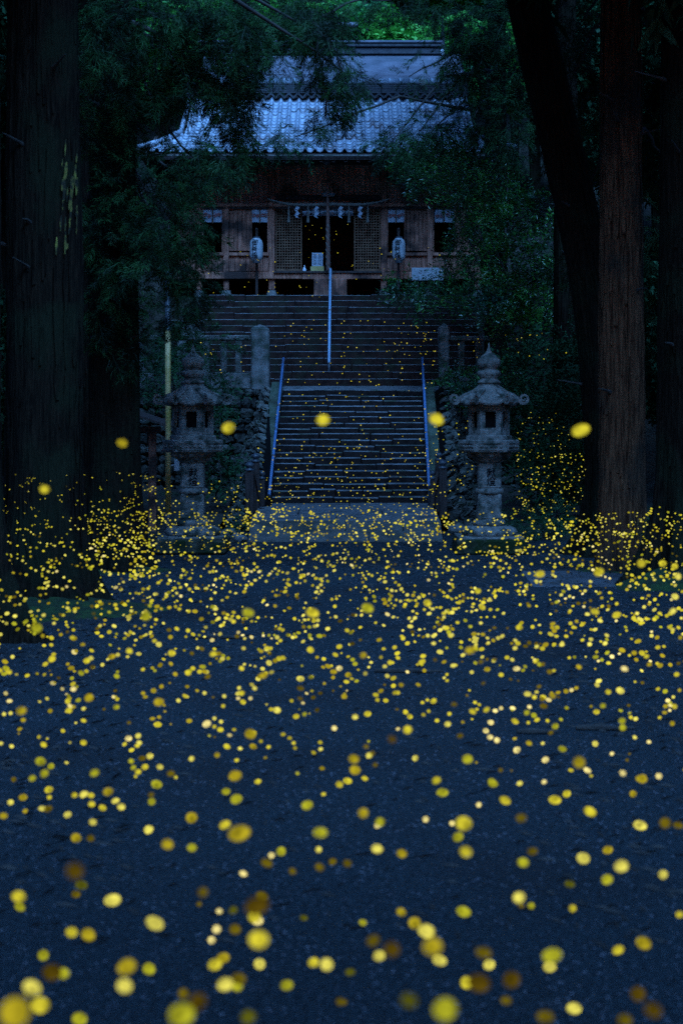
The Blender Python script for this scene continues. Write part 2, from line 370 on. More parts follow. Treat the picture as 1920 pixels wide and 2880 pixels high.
# paved ramp of slabs in front of the stairs
b = MB(); rx0, rx1 = X(696, 31), X(1246, 31); qx0, qx1 = -1.66, X(1215, 35)
b.box(rx0+.02, rx1-.02, 31.4, 35.3, -.5, .02)
root = thing('stone_ramp', 'wide sloping apron of grey slabs at the foot of the lower stairs', 'ramp', ((rx0+rx1)/2, 31, 0))
b.build('bedding', M['riser'], root)
def slab(c4, th, name, m, parent, ch=.012):
    """c4: four top corners counter-clockwise seen from above"""
    q = [Vector(c) for c in c4]; cen = sum(q, Vector())/4; s = MB()
    top = [v + (cen-v).normalized()*ch for v in q]; mid = [v - Vector((0,0,ch)) for v in q]; bot = [v - Vector((0,0,th)) for v in q]
    s.add(top+mid+bot, [(0,1,2,3),(11,10,9,8)] + [(4+i,4+(i+1)%4,(i+1)%4,i) for i in range(4)] + [(8+i,8+(i+1)%4,4+(i+1)%4,4+i) for i in range(4)])
    return s.build(name, m, parent)
def rp(u, v):   # ramp surface: u across 0..1, v along 0..1 (lower steep part to .2)
    D = 31 + .8*min(1, v/.2) + (3.2*(v-.2)/.8 if v > .2 else 0); z = .01 + .34*min(1, v/.2) + (.17*(v-.2)/.8 if v > .2 else 0)
    t = (D-31)/4; a = rx0+(qx0-rx0)*t; c = rx1+(qx1-rx1)*t
    return Vector((a+(c-a)*u, D, z))
for v0, v1, cuts in ((0, .1, [0,.3,.62,1]), (.1, .2, [0,.18,.5,.8,1]), (.2, .45, [0,.45,1]), (.45, .72, [0,.24,.7,1]), (.72, 1, [0,.52,1])):
    for a, c in zip(cuts[:-1], cuts[1:]):
        e = .0022; o = R.uniform(-.006, .006)
        q = [rp(a+e, v0+e*1.5), rp(c-e, v0+e*1.5), rp(c-e, v1-e*1.5), rp(a+e, v1-e*1.5)]
        for k in q: k.z += o
        slab(q, .22, 'slab', M['paving'] if v0 >= .2 else M['apron'], root)

# ------------------------------------------------------------------ stairs
def sxc(D): return .147 + .022*(D-35.2)
low = thing('lower_stairs', 'lower flight of worn mossy stone steps between the two blue handrails', 'stairs', (sxc(35), 35, .5))
NL = 19; z0 = .52
for i in range(NL):
    y = 35 + .3*i; z = z0 + (i+1)*(2.93-.52)/NL; hw = 1.64; xc = sxc(y)
    n = R.choice((3, 4, 4, 5)); cu = sorted([0, 1] + [min(.95, max(.05, (k+R.uniform(-.25, .25))/n)) for k in range(1, n)])
    for a, c in zip(cu[:-1], cu[1:]):
        dz = R.uniform(-.022, .014); dy = R.uniform(-.035, .03)
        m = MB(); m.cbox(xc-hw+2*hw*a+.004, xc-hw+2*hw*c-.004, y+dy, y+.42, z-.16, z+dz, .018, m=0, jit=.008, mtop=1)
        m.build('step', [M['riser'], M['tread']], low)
m = MB()
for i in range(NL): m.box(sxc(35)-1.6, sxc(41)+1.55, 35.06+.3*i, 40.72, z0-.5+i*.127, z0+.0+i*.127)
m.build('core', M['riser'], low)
kind(slab([(sxc(41)-1.75, 40.66, 2.935), (sxc(41)+1.85, 40.66, 2.935), (3.6, 41.95, 3.06), (-3.8, 41.95, 3.06)], .3, 'landing', M['paving'], None), 'structure')
up = thing('upper_stairs', 'broad upper flight of dark stone steps rising to the shrine floor', 'stairs', (-.1, 41.9, 3))
NU = 14
for i in range(NU):
    y = 41.9 + .3*i; z = 3.05 + (i+1)*(5.57-3.05)/NU; xa, xb = -3.72, 3.5
    n = 6; cu = sorted([0, 1] + [(k+R.uniform(-.3, .3))/n for k in range(1, n)])
    for a, c in zip(cu[:-1], cu[1:]):
        m = MB(); dz = R.uniform(-.010, .010)
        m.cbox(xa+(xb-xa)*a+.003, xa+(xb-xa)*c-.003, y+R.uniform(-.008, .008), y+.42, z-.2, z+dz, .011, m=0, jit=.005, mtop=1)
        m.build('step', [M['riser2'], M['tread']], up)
m = MB()
for i in range(NU): m.box(-3.68, 3.46, 41.96+.3*i, 46.36, 2.6+i*.18, 3.04+i*.18)
m.build('core', M['riser2'], up)

# kerbs and dry stone walls
def rockmesh(seed):
    r = random.Random(seed); m = MB(); vs = []; n = 7
    for j, (rr, h) in enumerate(((.95, 0), (1.0, .5), (.84, .9), (.5, 1.0))):
        for k in range(n):
            a = 2*math.pi*(k+.5)/n; ca, sa = math.cos(a), math.sin(a)
            q = max(abs(ca), abs(sa)); q = 1/(q**.75)
            f = rr*q*(1+r.uniform(-.2, .14))*.5
            vs.append((ca*f, sa*f, h*(1+r.uniform(-.3, .2)) if j else 0))
    fs = [(j*n+k, j*n+(k+1)%n, (j+1)*n+(k+1)%n, (j+1)*n+k) for j in range(3) for k in range(n)] + [tuple(3*n+k for k in range(n))]
    m.add(vs, fs); me = bpy.data.meshes.new('stone'); me.from_pydata(m.v, [], m.f); me.materials.append(M['rock']); me.update(); return me
ROCKS = [rockmesh(i) for i in range(10)]
M['rock2'] = mat('pale_wall_rock', (.045,.045,.036), (.16,.155,.13), scale=4, rough=.9, bump=1.5, bscale=14, c3=(.03,.04,.02), s3=3, rnd=.4, spec=.25)
ROCKS2 = []
for q in ROCKS: q2 = q.copy(); q2.materials[0] = M['rock2']; ROCKS2.append(q2)
def stone_wall(root, q00, q10, q11, q01, nv, su, flip=1, depth=.16, name='stone'):
    """fills a quad with irregular courses of separate stones"""
    q = [Vector(a) for a in (q00, q10, q11, q01)]
    def S(u, v): return q[0]*(1-u)*(1-v)+q[1]*u*(1-v)+q[2]*u*v+q[3]*(1-u)*v
    nrm = (q[1]-q[0]).cross(q[3]-q[0]).normalized()*flip
    wl_ = root.location
    base = MB(); off = -nrm*.03
    base.add([a+off for a in q] + [a+off-nrm*.25 for a in q], [(0,1,2,3),(7,6,5,4),(0,4,5,1),(1,5,6,2),(2,6,7,3),(3,7,4,0)])
    base.build('backing', M['dark'], root)
    v = 0
    while v < 1:
        dv = min(R.uniform(.7, 1.35)/nv, 1-v)
        if 1-v-dv < .4/nv: dv = 1-v
        u = 0; Lw = (S(1, v+dv/2)-S(0, v+dv/2)).length
        while u < 1:
            du = R.uniform(.6, 1.5)*su/Lw
            if 1-u-du < .4*su/Lw: du = 1-u
            c = S(u+du/2, v+dv/2); eu = S(u+du, v+dv/2)-S(u, v+dv/2); ev = S(u+du/2, v+dv)-S(u+du/2, v)
            o = link(name, R.choice(ROCKS2 if 'side' in root['label'] or 'right of' in root['label'] else ROCKS), root)
            Mx = Matrix.Identity(4); sp = R.choice((1, -1))
            rot = Matrix.Rotation(R.uniform(-.12, .12), 3, nrm)
            for k, ax in enumerate((rot @ eu*1.0*sp, rot @ ev*1.0*sp, nrm*depth*R.uniform(.6, 1.3))):
                for t in range(3): Mx[t][k] = ax[t]
            cc = c - nrm*.04 - wl_ + nrm*R.uniform(-.02, .03)
            for t in range(3): Mx[t][3] = cc[t]
            o.matrix_local = Mx
            u += du
        v += dv
lw = thing('stone_wall', 'dry stone side wall left of the lower stairs behind the left stone lantern', 'stone wall', (-2.1, 35, 0))
stone_wall(lw, (-2.20, 34.3, .02), (-1.64, 34.3, .02), (-1.64, 34.3, .62), (-1.80, 34.3, .60), 3.5, .26)
stone_wall(lw, (-2.68, 40.4, .1), (-2.20, 34.3, .02), (-1.66, 34.3, .62), (-1.70, 40.5, 3.05), 15, .36)
rw = thing('stone_wall', 'dry stone side wall right of the lower stairs beside the right stone lantern', 'stone wall', (2.5, 35, 0))
stone_wall(rw, (1.98, 34.3, .02), (2.62, 34.3, .02), (2.12, 34.3, .60), (1.98, 34.3, .62), 3.5, .26)
stone_wall(rw, (2.62, 34.3, .02), (3.12, 40.4, .1), (2.40, 40.5, 3.05), (2.12, 34.3, .60), 15, .36)
tw = thing('stone_wall', 'low terrace wall of rough stones under the left stone fence', 'stone wall', (-4, 40.5, 0))
stone_wall(tw, (-6.2, 40.45, .3), (-2.6, 40.45, .3), (-1.9, 40.55, 2.95), (-6.2, 40.55, 2.95), 13, .27)
tw = thing('stone_wall', 'low terrace wall of rough stones under the right stone fence', 'stone wall', (4.5, 40.5, 0))
stone_wall(tw, (3.0, 40.45, .3), (6.8, 40.45, .3), (6.8, 40.55, 2.95), (2.5, 40.55, 2.95), 13, .27)
for side, lab in ((-1, 'green mossy sloping kerb along the left edge of the lower stairs'), (1, 'green mossy sloping kerb along the right edge of the lower stairs')):
    k = thing('stair_kerb', lab, 'kerb', (sxc(35)+side*1.74, 34.5, .5))
    for j in range(6):
        D0 = 34.5+1.03*j+.01; D1 = 34.5+1.03*(j+1)-.01
        zf = lambda D: .60 + (D-34.6)*.412 + .03
        a0, a1 = sxc(D0)+side*1.655, sxc(D1)+side*1.655; b0, b1 = a0+side*.26, a1+side*.26
        q = [(a0, D0, zf(D0)), (b0, D0, zf(D0)), (b1, D1, zf(D1)), (a1, D1, zf(D1))]
        if side < 0: q = [q[1], q[0], q[3], q[2]]
        slab(q, .5, 'kerb_stone', M['kerb'], k, .02)

# handrails
def rail(lab, pts, r, m, posts, mp=None):
    t = thing('handrail', lab, 'handrail', (pts[0].x, pts[0].y, pts[0].z-.3))
    b = MB(); b.tube(pts, r, 10); b.build('rail', m, t, smooth=True)
    for a in posts:
        b = MB(); b.tube([a, Vector((a.x, a.y, a.z)) + Vector((0, 0, -posts[a] if isinstance(posts, dict) else -.8))], r*.9, 8); b.build('post', mp or m, t, smooth=True)
    return t
for (a, c, lab) in ((px(757, 1392, 34.3), px(797, 1008, 41), 'straight blue handrail along the left side of the lower stairs'),
                    (px(1206, 1366, 34.3), px(1187, 1006, 41), 'straight blue handrail along the right side of the lower stairs')):
    t = thing('handrail', lab, 'handrail', (a.x, a.y, .55))
    b = MB(); b.tube([a, a.lerp(c, .5), c], .031, 10); b.build('rail', M['rail'], t, smooth=True)
    for f in (.03, .34, .66, .985):
        q = a.lerp(c, f); zg = (z0 + (q.y-35)/.3*.127) if q.y > 35 else .48
        b = MB(); b.tube([q, (q.x, q.y, min(zg, q.z-.05))], .022, 8); b.build('post', M['metal'], t, smooth=True)
a, c = px(925, 1020, 42.3), px(929, 757, 46.5)
t = thing('handrail', 'pale blue handrail up the middle of the upper stairs', 'handrail', (a.x, a.y, 3.2))
b = MB(); b.tube([a, a.lerp(c, .5), c], .036, 10); b.build('rail', M['rail_w'], t, smooth=True)
for f, dz in ((0.01, .38), (.5, .75), (.98, .75)):
    q = a.lerp(c, f); b = MB(); b.tube([q-Vector((0,0,.02)), (q.x, q.y+.01, q.z-dz)], .03, 8); b.build('post', M['metal'], t, smooth=True)

# ------------------------------------------------------------------ stone fences on the lower terrace
def fence(lab, D, pa, pb, posts, big, ytop):
    t = thing('stone_fence', lab, 'stone fence', (X((pa+pb)/2, D), D, 2.95))
    b = MB(); b.cbox(X(pa, D), X(pb, D), D-.1, D+.1, Z(ytop+14, D), Z(ytop, D), .015, jit=.004); b.build('rail', M['stone'], t)
    b = MB(); b.cbox(X(pa, D), X(pb, D), D-.13, D+.13, 2.9, Z(1050, D), .015, jit=.004); b.build('base_rail', M['stone'], t)
    for q in posts:
        w_ = 9; b = MB(); b.cbox(X(q-w_, D), X(q+w_, D), D-.07, D+.07, Z(1050, D), Z(ytop+14, D), .012, jit=.006); b.build('baluster', M['stone'], t)
    x0, x1, y0 = big; b = MB()
    b.cbox(X(x0, D-.1), X(x1, D-.1), D-.3, D+.12, 2.75, Z(y0+10, D-.3), .03, jit=.01)
    xm = (X(x0, D)+X(x1, D))/2; h = (X(x1, D)-X(x0, D))/2
    b.add([(xm-h+.02, D-.28, Z(y0+10, D-.3)), (xm+h-.02, D-.28, Z(y0+10, D-.3)), (xm+h-.02, D+.1, Z(y0+10, D-.3)), (xm-h+.02, D+.1, Z(y0+10, D-.3)), (xm, D-.09, Z(y0, D-.3))],
          [(0,1,4),(1,2,4),(2,3,4),(3,0,4)])
    b.build('end_post', M['stone'], t)
fence('low grey stone fence with tall square end post left of the stairs', 40.9, 380, 706, [400, 446, 490, 534, 580, 629, 671], (706, 758, 911), 943)
fence('low grey stone fence with narrow end post right of the stairs', 40.9, 1260, 1420, [1296, 1345, 1392], (1233, 1260, 906), 945)
b = MB(); D = 43.5; b.cbox(X(482, D), X(567, D), D-.25, D+.25, Z(944, D)-.02, Z(906, D), .02, jit=.01); b.cbox(X(478, D), X(571, D), D-.29, D+.29, Z(908, D), Z(902, D), .01)
b.cbox(X(495, D), X(555, D), D-.2, D+.2, 2.9, Z(944, D)-.02, .02)
tag(b.build('stone_block', M['stone'], origin=(X(525, D), D, 2.95)), 'squat rectangular stone block standing behind the left stone fence', 'stone block')

# ------------------------------------------------------------------ stone lanterns
def text_mesh(body, size, m, parent, loc, name='inscription', rot=(math.pi/2, 0, 0), extr=.002, bend=None):
    cu = bpy.data.curves.new(name, 'FONT'); cu.body = body; cu.size = size; cu.extrude = extr; cu.align_x = 'CENTER'; cu.align_y = 'CENTER'
    cu.space_line = .95; cu.resolution_u = 3; cu.offset = size*.012
    o = bpy.data.objects.new('tmp', cu); C.objects.link(o)
    dg = bpy.context.evaluated_depsgraph_get(); me = bpy.data.meshes.new_from_object(o.evaluated_get(dg)); bpy.data.objects.remove(o)
    me.materials.clear(); me.materials.append(m)
    if bend:
        for v in me.vertices: v.co.z -= (bend[0] - math.sqrt(max(0, bend[0]**2 - v.co.x**2)))*1.0
    me.name = name
    o = link(name, me, parent); o.rotation_euler = rot; o.location = Vector(loc) - wloc(parent); return o
def stone_lantern(pxc, D, label, seed):
    k = D/F; cx = X(pxc, D); t = thing('stone_lantern', label, 'stone lantern', (cx, D, 0)); G = M['granite_l']; rr = random.Random(seed)
    def z(y): return (1554-y)/169.5
    def r_(wpx): return wpx/2/169.5
    b = MB(); b.cbox(cx-r_(196), cx+r_(196), D-r_(196), D+r_(196), 0, z(1512), .03, jit=.01); b.build('base_block', M['mossy_stone'], t)
    b = MB(); b.cbox(cx-r_(182), cx+r_(182), D-r_(182), D+r_(182), z(1512)-.002, z(1505), .008); b.build('base_slab', G, t)
    # lotus base: dome with petals
    b = MB(); b.lathe([(r_(150), z(1505)), (r_(152), z(1498)), (r_(128), z(1484)), (r_(90), z(1478))], (cx, D, 0), 32)
    for i in range(16):
        a = 2*math.pi*(i+.5)/16; ca, sa = math.cos(a), math.sin(a); R0 = r_(146); w2 = .072
        ax = Vector((-sa, ca, 0)); rad = Vector((ca, sa, 0)); c0 = Vector((cx, D, 0))
        vs = []
        for (rq, zz, ww) in ((R0*1.03, z(1503), .5), (R0*1.09, z(1496), 1.0), (R0*.98, z(1486), .9), (R0*.78, z(1480), .5)):
            vs += [c0+rad*rq*.94-ax*w2*ww+Vector((0,0,zz)), c0+rad*(rq+.015)+Vector((0,0,zz+.012)), c0+rad*rq*.94+ax*w2*ww+Vector((0,0,zz))]
        fs = [(3*j+i2, 3*j+i2+1, 3*j+i2+4, 3*j+i2+3) for j in range(3) for i2 in range(2)]; b.add(vs, fs)
    b.build('lotus_base', G, t, smooth=True)
    b = MB(); b.lathe([(r_(76), z(1479)), (r_(90), z(1476)), (r_(92), z(1468)), (r_(84), z(1461)), (r_(72), z(1459))], (cx, D, 0), 28); b.build('lower_ring', G, t, smooth=True)
    sh = MB(); s0 = r_(66); sh.cbox(cx-s0, cx+s0, D-s0, D+s0, z(1461), z(1388), .025); sh.cbox(cx-s0*.97, cx+s0*.97, D-s0*.97, D+s0*.97, z(1374), z(1302), .025)
    sho = sh.build('shaft', G, t)
    b = MB(); b.lathe([(r_(66), z(1390)), (r_(80), z(1388)), (r_(84), z(1381)), (r_(80), z(1374)), (r_(66), z(1372))], (cx, D, 0), 28); b.build('middle_ring', G, t, smooth=True)
    text_mesh('献\n燈', .155, M['ink'], sho, (cx+.02, D-s0*.97-.004, z(1343)))
    hx = math.pi/6*0
    b = MB(); b.lathe([(r_(68), z(1302)), (r_(76), z(1299)), (r_(100), z(1286)), (r_(120), z(1277)), (r_(128), z(1270))], (cx, D, 0), 24)
    for i in range(12):
        a = 2*math.pi*i/12; b.lathe([(.001, z(1288)), (.05, z(1284)), (.065, z(1277)), (.03, z(1272))], (cx+math.cos(a)*r_(106), D+math.sin(a)*r_(106), 0), 8)
    b.build('lotus_cup', G, t, smooth=True)
    pl = MB(); pl.lathe([(r_(164), z(1272)), (r_(170), z(1270)), (r_(170), z(1240)), (r_(162), z(1237))], (cx, D, 0), 6, hx); plo = pl.build('platform', G, t)
    for i in range(6):      # carved panel frames on the platform faces
        a = math.pi/6 + i*math.pi/3; ap = r_(170)*math.cos(math.pi/6); d = Vector((math.cos(a), math.sin(a), 0)); s = Vector((-math.sin(a), math.cos(a), 0)); c0 = Vector((cx, D, 0))+d*(ap+.004)
        m = MB(); H = r_(170)*.42
        for (u0, u1, v0, v1) in ((-H, H, z(1266), z(1263)), (-H, H, z(1247), z(1244)), (-H, -H+.02, z(1263), z(1247)), (H-.02, H, z(1263), z(1247))):
            p = [c0+s*u0+Vector((0,0,v0)), c0+s*u1+Vector((0,0,v0)), c0+s*u1+Vector((0,0,v1)), c0+s*u0+Vector((0,0,v1))]; q = [v+d*.012 for v in p]
            m.add(p+q, [(4,5,6,7),(0,1,5,4),(1,2,6,5),(2,3,7,6),(3,0,4,7)])
        for wv in range(5):
            uu = -H*.75+wv*H*.375; m.lathe([(.001, 0), (.028, .004), (.02, .016), (.001, .02)], (0,0,0), 8)
            for vi in range(len(m.v)-32, len(m.v)):
                v = m.v[vi]; p = c0+s*(uu+v[0])+Vector((0,0,z(1255)+v[1]*.9))+d*v[2]; m.v[vi] = tuple(p)
        m.build('carved_panel', G, plo)
    fb = MB(); Rf = r_(116); zb, zt = z(1237), z(1136)
    fb.lathe([(Rf*1.12, zb), (Rf*1.12, zb+.06), (Rf, zb+.075)], (cx, D, 0), 6, hx)
    fb.lathe([(Rf*.80, zb+.07), (Rf*.80, zt)], (cx, D, 0), 6, hx, m=1)
    for i in range(6):
        a0 = i*math.pi/3; a1 = a0+math.pi/3; P0 = Vector((cx+Rf*math.cos(a0), D+Rf*math.sin(a0), 0)); P1 = Vector((cx+Rf*math.cos(a1), D+Rf*math.sin(a1), 0))
        d = Vector((math.cos((a0+a1)/2), math.sin((a0+a1)/2), 0)); s = (P1-P0)
        for (u0, u1, v0, v1) in ((0, .25, zb+.07, zt), (.75, 1, zb+.07, zt), (.25, .75, zb+.07, zb+.2), (.25, .75, zt-.13, zt)):
            p = [P0+s*u0+Vector((0,0,v0)), P0+s*u1+Vector((0,0,v0)), P0+s*u1+Vector((0,0,v1)), P0+s*u0+Vector((0,0,v1))]; q = [v-d*.07 for v in p]
            fb.add(p+q, [(0,1,2,3),(7,6,5,4),(0,4,5,1),(1,5,6,2),(2,6,7,3),(3,7,4,0)])
    fb.build('firebox', [G, M['dark']], t)
    # roof: hexagonal with concave flare and scrolls
    rf = MB(); n6 = 36; prof = [(.30, z(1078)), (.36, z(1088)), (.50, z(1102)), (.74, z(1116)), (.90, z(1126)), (.90, z(1137)), (.72, z(1134)), (.5, z(1130))]
    for (f, zz) in prof:
        for q in range(n6):
            a = 2*math.pi*q/n6; af = (a % (math.pi/3)) - math.pi/6; hexr = math.cos(math.pi/6)/math.cos(af); mix = min(1, max(0, (f-.3)/.4))
            rad = r_(186)*f*(1*(1-mix)+hexr*1.04*mix); lift = .05*(abs(af)/(math.pi/6))**3*mix
            droop = -.035*(1-(abs(af)/(math.pi/6))**2)*mix
            rf.v.append((cx+rad*math.cos(a), D+rad*math.sin(a), zz+lift+droop))
    for j in range(len(prof)-1):
        for q in range(n6): rf.f.append((j*n6+q, j*n6+(q+1) % n6, (j+1)*n6+(q+1) % n6, (j+1)*n6+q)); rf.mi.append(0)
    rf.f.append(tuple(range(n6))); rf.mi.append(0); rf.f.append(tuple((len(prof)-1)*n6+q for q in range(n6-1, -1, -1))); rf.mi.append(0)
    rfo = rf.build('roof', G, t, smooth=True)
    for i in range(6):
        a = i*math.pi/3; d = Vector((math.cos(a), math.sin(a), 0)); c0 = Vector((cx, D, 0)); pts = []; rad = []
        pts.append(c0+d*r_(186)*.42+Vector((0,0,z(1096)))); rad.append(.035); pts.append(c0+d*r_(186)*.68+Vector((0,0,z(1112)))); rad.append(.045); pts.append(c0+d*r_(186)*.86+Vector((0,0,z(1123)))); rad.append(.05)
        for q in range(15):
            th = -2.0+q*.62; rr_ = .088*(1-q/17); pts.append(c0+d*(r_(200)*.97+rr_*math.cos(th))+Vector((0, 0, z(1121)+rr_*math.sin(th)))); rad.append(.046*(1-q/24))
        m = MB(); s = Vector((-d.y, d.x, 0)); vs = []
        for j, pnt in enumerate(pts):
            tg = (pts[min(j+1, len(pts)-1)]-pts[max(0, j-1)]).normalized(); nn = s.cross(tg).normalized(); h_ = rad[j]*.55; w_ = .05
            vs += [pnt-s*w_-nn*h_, pnt+s*w_-nn*h_, pnt+s*w_+nn*h_, pnt-s*w_+nn*h_]
        fs = [(4*j+q, 4*j+(q+1) % 4, 4*j+4+(q+1) % 4, 4*j+4+q) for j in range(len(pts)-1) for q in range(4)] + [(3,2,1,0), tuple(4*(len(pts)-1)+q for q in range(4))]
        m.add(vs, fs); m.build('scroll', G, rfo)
    b = MB(); b.lathe([(r_(62), z(1080)), (r_(66), z(1074)), (r_(50), z(1068)), (r_(48), z(1062)), (r_(64), z(1056)), (r_(64), z(1044)), (r_(44), z(1040)), (r_(50), z(1036)), (r_(66), z(1026)), (r_(64), z(1012)),
                       (r_(40), z(1001)), (r_(18), z(992)), (r_(7), z(980)), (r_(2), z(964))], (cx, D, 0), 28); b.build('finial', G, t, smooth=True)
    m = MB()
    for j in range(4):
        f = rr.uniform(.5, .72); a = -math.pi/2+rr.uniform(-.5, .5); s = rr.uniform(.014, .03)
        zz = z(1078)-(f-.3)*.62
        m.lathe([(s, 0), (s*.7, .006)], (cx+r_(186)*f*math.cos(a)*1.0, D+r_(186)*f*math.sin(a)*1.0-.01, zz+.01), 8)
    return t
stone_lantern(543, 28.5, 'tall grey stone lantern with scrolled roof left of the stairs beside the yellow pole', 3)
stone_lantern(1374, 28.5, 'tall grey stone lantern with scrolled roof right of the stairs', 5)

# ------------------------------------------------------------------ wooden post barriers at stair foot
def barrier(lab, posts, board, D):
    x = X(sum(p_[0] for p_ in posts)/len(posts), D); t = thing('wooden_barrier', lab, 'barrier', (x, D, .05))
    for i, (pxx, yt, yb, wd) in enumerate(posts):
        d = D+.28*i; c = X(pxx, d); h = wd/2*d/F; zt = Z(yt, d); zb = max(.02, Z(yb, d))
        b = MB(); b.cbox(c-h, c+h, d-h, d+h, zb, zt-.18, .01)
        o = b.build('post', M['wood_d'], t)
        b = MB(); b.lathe([(h*1.25, zt-.182), (h*1.25, zt-.15), (h*.6, zt-.13), (h*.6, zt-.115), (h*1.1, zt-.09), (h*1.15, zt-.06), (h*.8, zt-.025), (.004, zt)], (c, d, 0), 14); b.build('cap', M['metal'], o, smooth=True)
    a = [px(q[0], q[1], D+.1) for q in board]; b = MB(); b.add(a+[v+Vector((0,.05,0)) for v in a], [(0,1,2,3),(7,6,5,4),(0,4,5,1),(1,5,6,2),(2,6,7,3),(3,7,4,0)]); b.build('brace', M['wood_d'], t)
barrier('low dark wooden posts with round caps at the left foot of the stairs', [(702, 1298, 1462, 24), (719, 1274, 1440, 22), (737, 1322, 1430, 16)], [(716, 1330), (724, 1330), (744, 1420), (734, 1426)], 33.7)
barrier('low dark wooden posts with round caps at the right foot of the stairs', [(1245, 1292, 1455, 22), (1233, 1270, 1440, 20), (1216, 1322, 1425, 14)], [(1226, 1326), (1233, 1328), (1216, 1424), (1208, 1420)], 33.7)

# pole with yellow sleeve, small shelter
D = 30.2; t = thing('pole', 'slim dark pole wrapped in a yellow sleeve behind the left stone lantern', 'pole', (X(473, D), D, 0))
b = MB(); b.tube([(X(473, D), D, 0), (X(473, D), D, Z(1444, D)), ], .06, 12); b.build('foot', M['metal'], t, smooth=True)
b = MB(); b.tube([(X(473, D), D, 0.02), (X(472, D), D, Z(740, D))], .045, 12); b.build('shaft', M['metal'], t, smooth=True)
b = MB(); b.tube([(X(473.5, D), D, Z(1444, D)), (X(472.5, D), D, Z(930, D))], [.05, .047], 12); b.build('sleeve', M['yellow'], t, smooth=True)
b = MB(); b.cbox(X(491, D), X(505, D), D-.05, D+.02, Z(1324, D), Z(1292, D), .004); b.box(X(474, D), X(491, D), D-.01, D+.01, Z(1310, D), Z(1306, D)); b.build('plate', M['paper'], t)
D = 32.5; t = thing('shelter', 'small wooden shelter with slanting board roof behind the left trunks', 'shelter', (X(400, D), D, 0))
for q, d in ((429, D), (340, D), (429, D+1.6)):
    b = MB(); h = .07; b.cbox(X(q, d)-h, X(q, d)+h, d-h, d+h, 0, Z(1216, D), .01); b.build('post', M['wood'], t)
b = MB(); b.cbox(X(320, D), X(452, D), D-.07, D+.07, Z(1216, D), Z(1200, D), .01); b.build('beam', M['wood_d'], t)
for j in range(7):
    d = D-.5+.4*j; b = MB(); z1 = Z(1160, D); z2 = Z(1196, D)
    b.add([(X(300, D), d, z1+.18), (X(300, D), d+.38, z1+.18), (X(482, D), d+.38, z2), (X(482, D), d, z2), (X(300, D), d, z1+.14), (X(300, D), d+.38, z1+.14), (X(482, D), d+.38, z2-.04), (X(482, D), d, z2-.04)],
          [(0,3,2,1),(4,5,6,7),(0,1,5,4),(1,2,6,5),(2,3,7,6),(3,0,4,7)]); b.build('roof_board', M['wood_d'], t)

# ------------------------------------------------------------------ shrine hall
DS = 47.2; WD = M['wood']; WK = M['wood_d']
hall = thing('shrine_hall', 'weathered wooden shrine hall with grey tiled roof at the top of the stairs', 'shrine', (X(922, DS), DS, 5.55))
def rect(name, x0, y0, x1, y1, D=DS, th=.12, m=WD, parent=None, c=.008):
    b = MB(); xa, xb, za, zb = X(x0, D), X(x1, D), Z(y1, D), Z(y0, D); c = min(c, (xb-xa)*.3, (zb-za)*.3, th*.3)
    b.cbox(xa, xb, D, D+th, za, zb, c); return b.build(name, m, parent or hall)
def planks(x0, y0, x1, y1, n, D=DS+.06, m=WD):
    for i in range(n):
        a = x0+(x1-x0)*i/n; c = x0+(x1-x0)*(i+1)/n; rect('plank', a+.35, y0, c-.35, y1, D+R.uniform(-.006, .006), .04, m)
for q, w_ in ((560, 15), (636, 15), (764, 17), (1079, 17), (1208, 15), (1342, 15)):
    rect('pillar', q-w_/2, 440, q+w_/2, 815, DS-.02, .17)
    b = MB(); cx = X(q, DS); b.lathe([(.16, 5.55), (.15, 5.66), (.11, 5.80)], (cx, DS+.06, 0), 12); b.build('stone_base', M['stone'], hall)
rect('lintel', 470, 571, 1430, 581, DS-.05, .1)
rect('lintel', 470, 583, 1430, 587, DS-.02, .1, WK)
rect('eave_beam', 455, 446, 1450, 462, DS-.06, .16, WK)
rect('bracket_beam', 772, 548, 1071, 562, DS+.0, .1, WK)
for a, c, n in ((568, 628, 5), (644, 755, 8), (773, 1070, 20), (1088, 1200, 8), (1216, 1334, 8)): planks(a, 462, c, 571, n, DS+.1, M['wood_u'])
for (a, c) in ((644, 705), (1140, 1200)):
    planks(a+1, 588, c, 706, 5); rect('frame_rail', a, 583, c+1, 588, DS+.02, .09)
for (a, c) in ((705, 709), (752, 756), (1087, 1091), (1136, 1140), (568, 572), (624, 628), (1216, 1220), (1277, 1281)): rect('window_frame', a, 588, c, 711, DS+.01, .08)
for (a, c) in ((644, 755), (1088, 1200), (500, 628), (1216, 1334)):
    rect('sill', a, 710, c, 719, DS-.03, .13); planks(a, 719, c, 763, max(3, int((c-a)/15)), DS+.05)
planks(1281, 588, 1334, 706, 4); planks(500, 588, 552, 706, 4)
rect('floor_beam', 455, 764, 850, 784, DS-.10, .22); rect('floor_beam', 994, 764, 1430, 784, DS-.10, .22); rect('floor_beam', 850, 768, 994, 785, DS-.12, .24)
rect('threshold', 770, 762, 1074, 768, DS-.16, .2, WK)
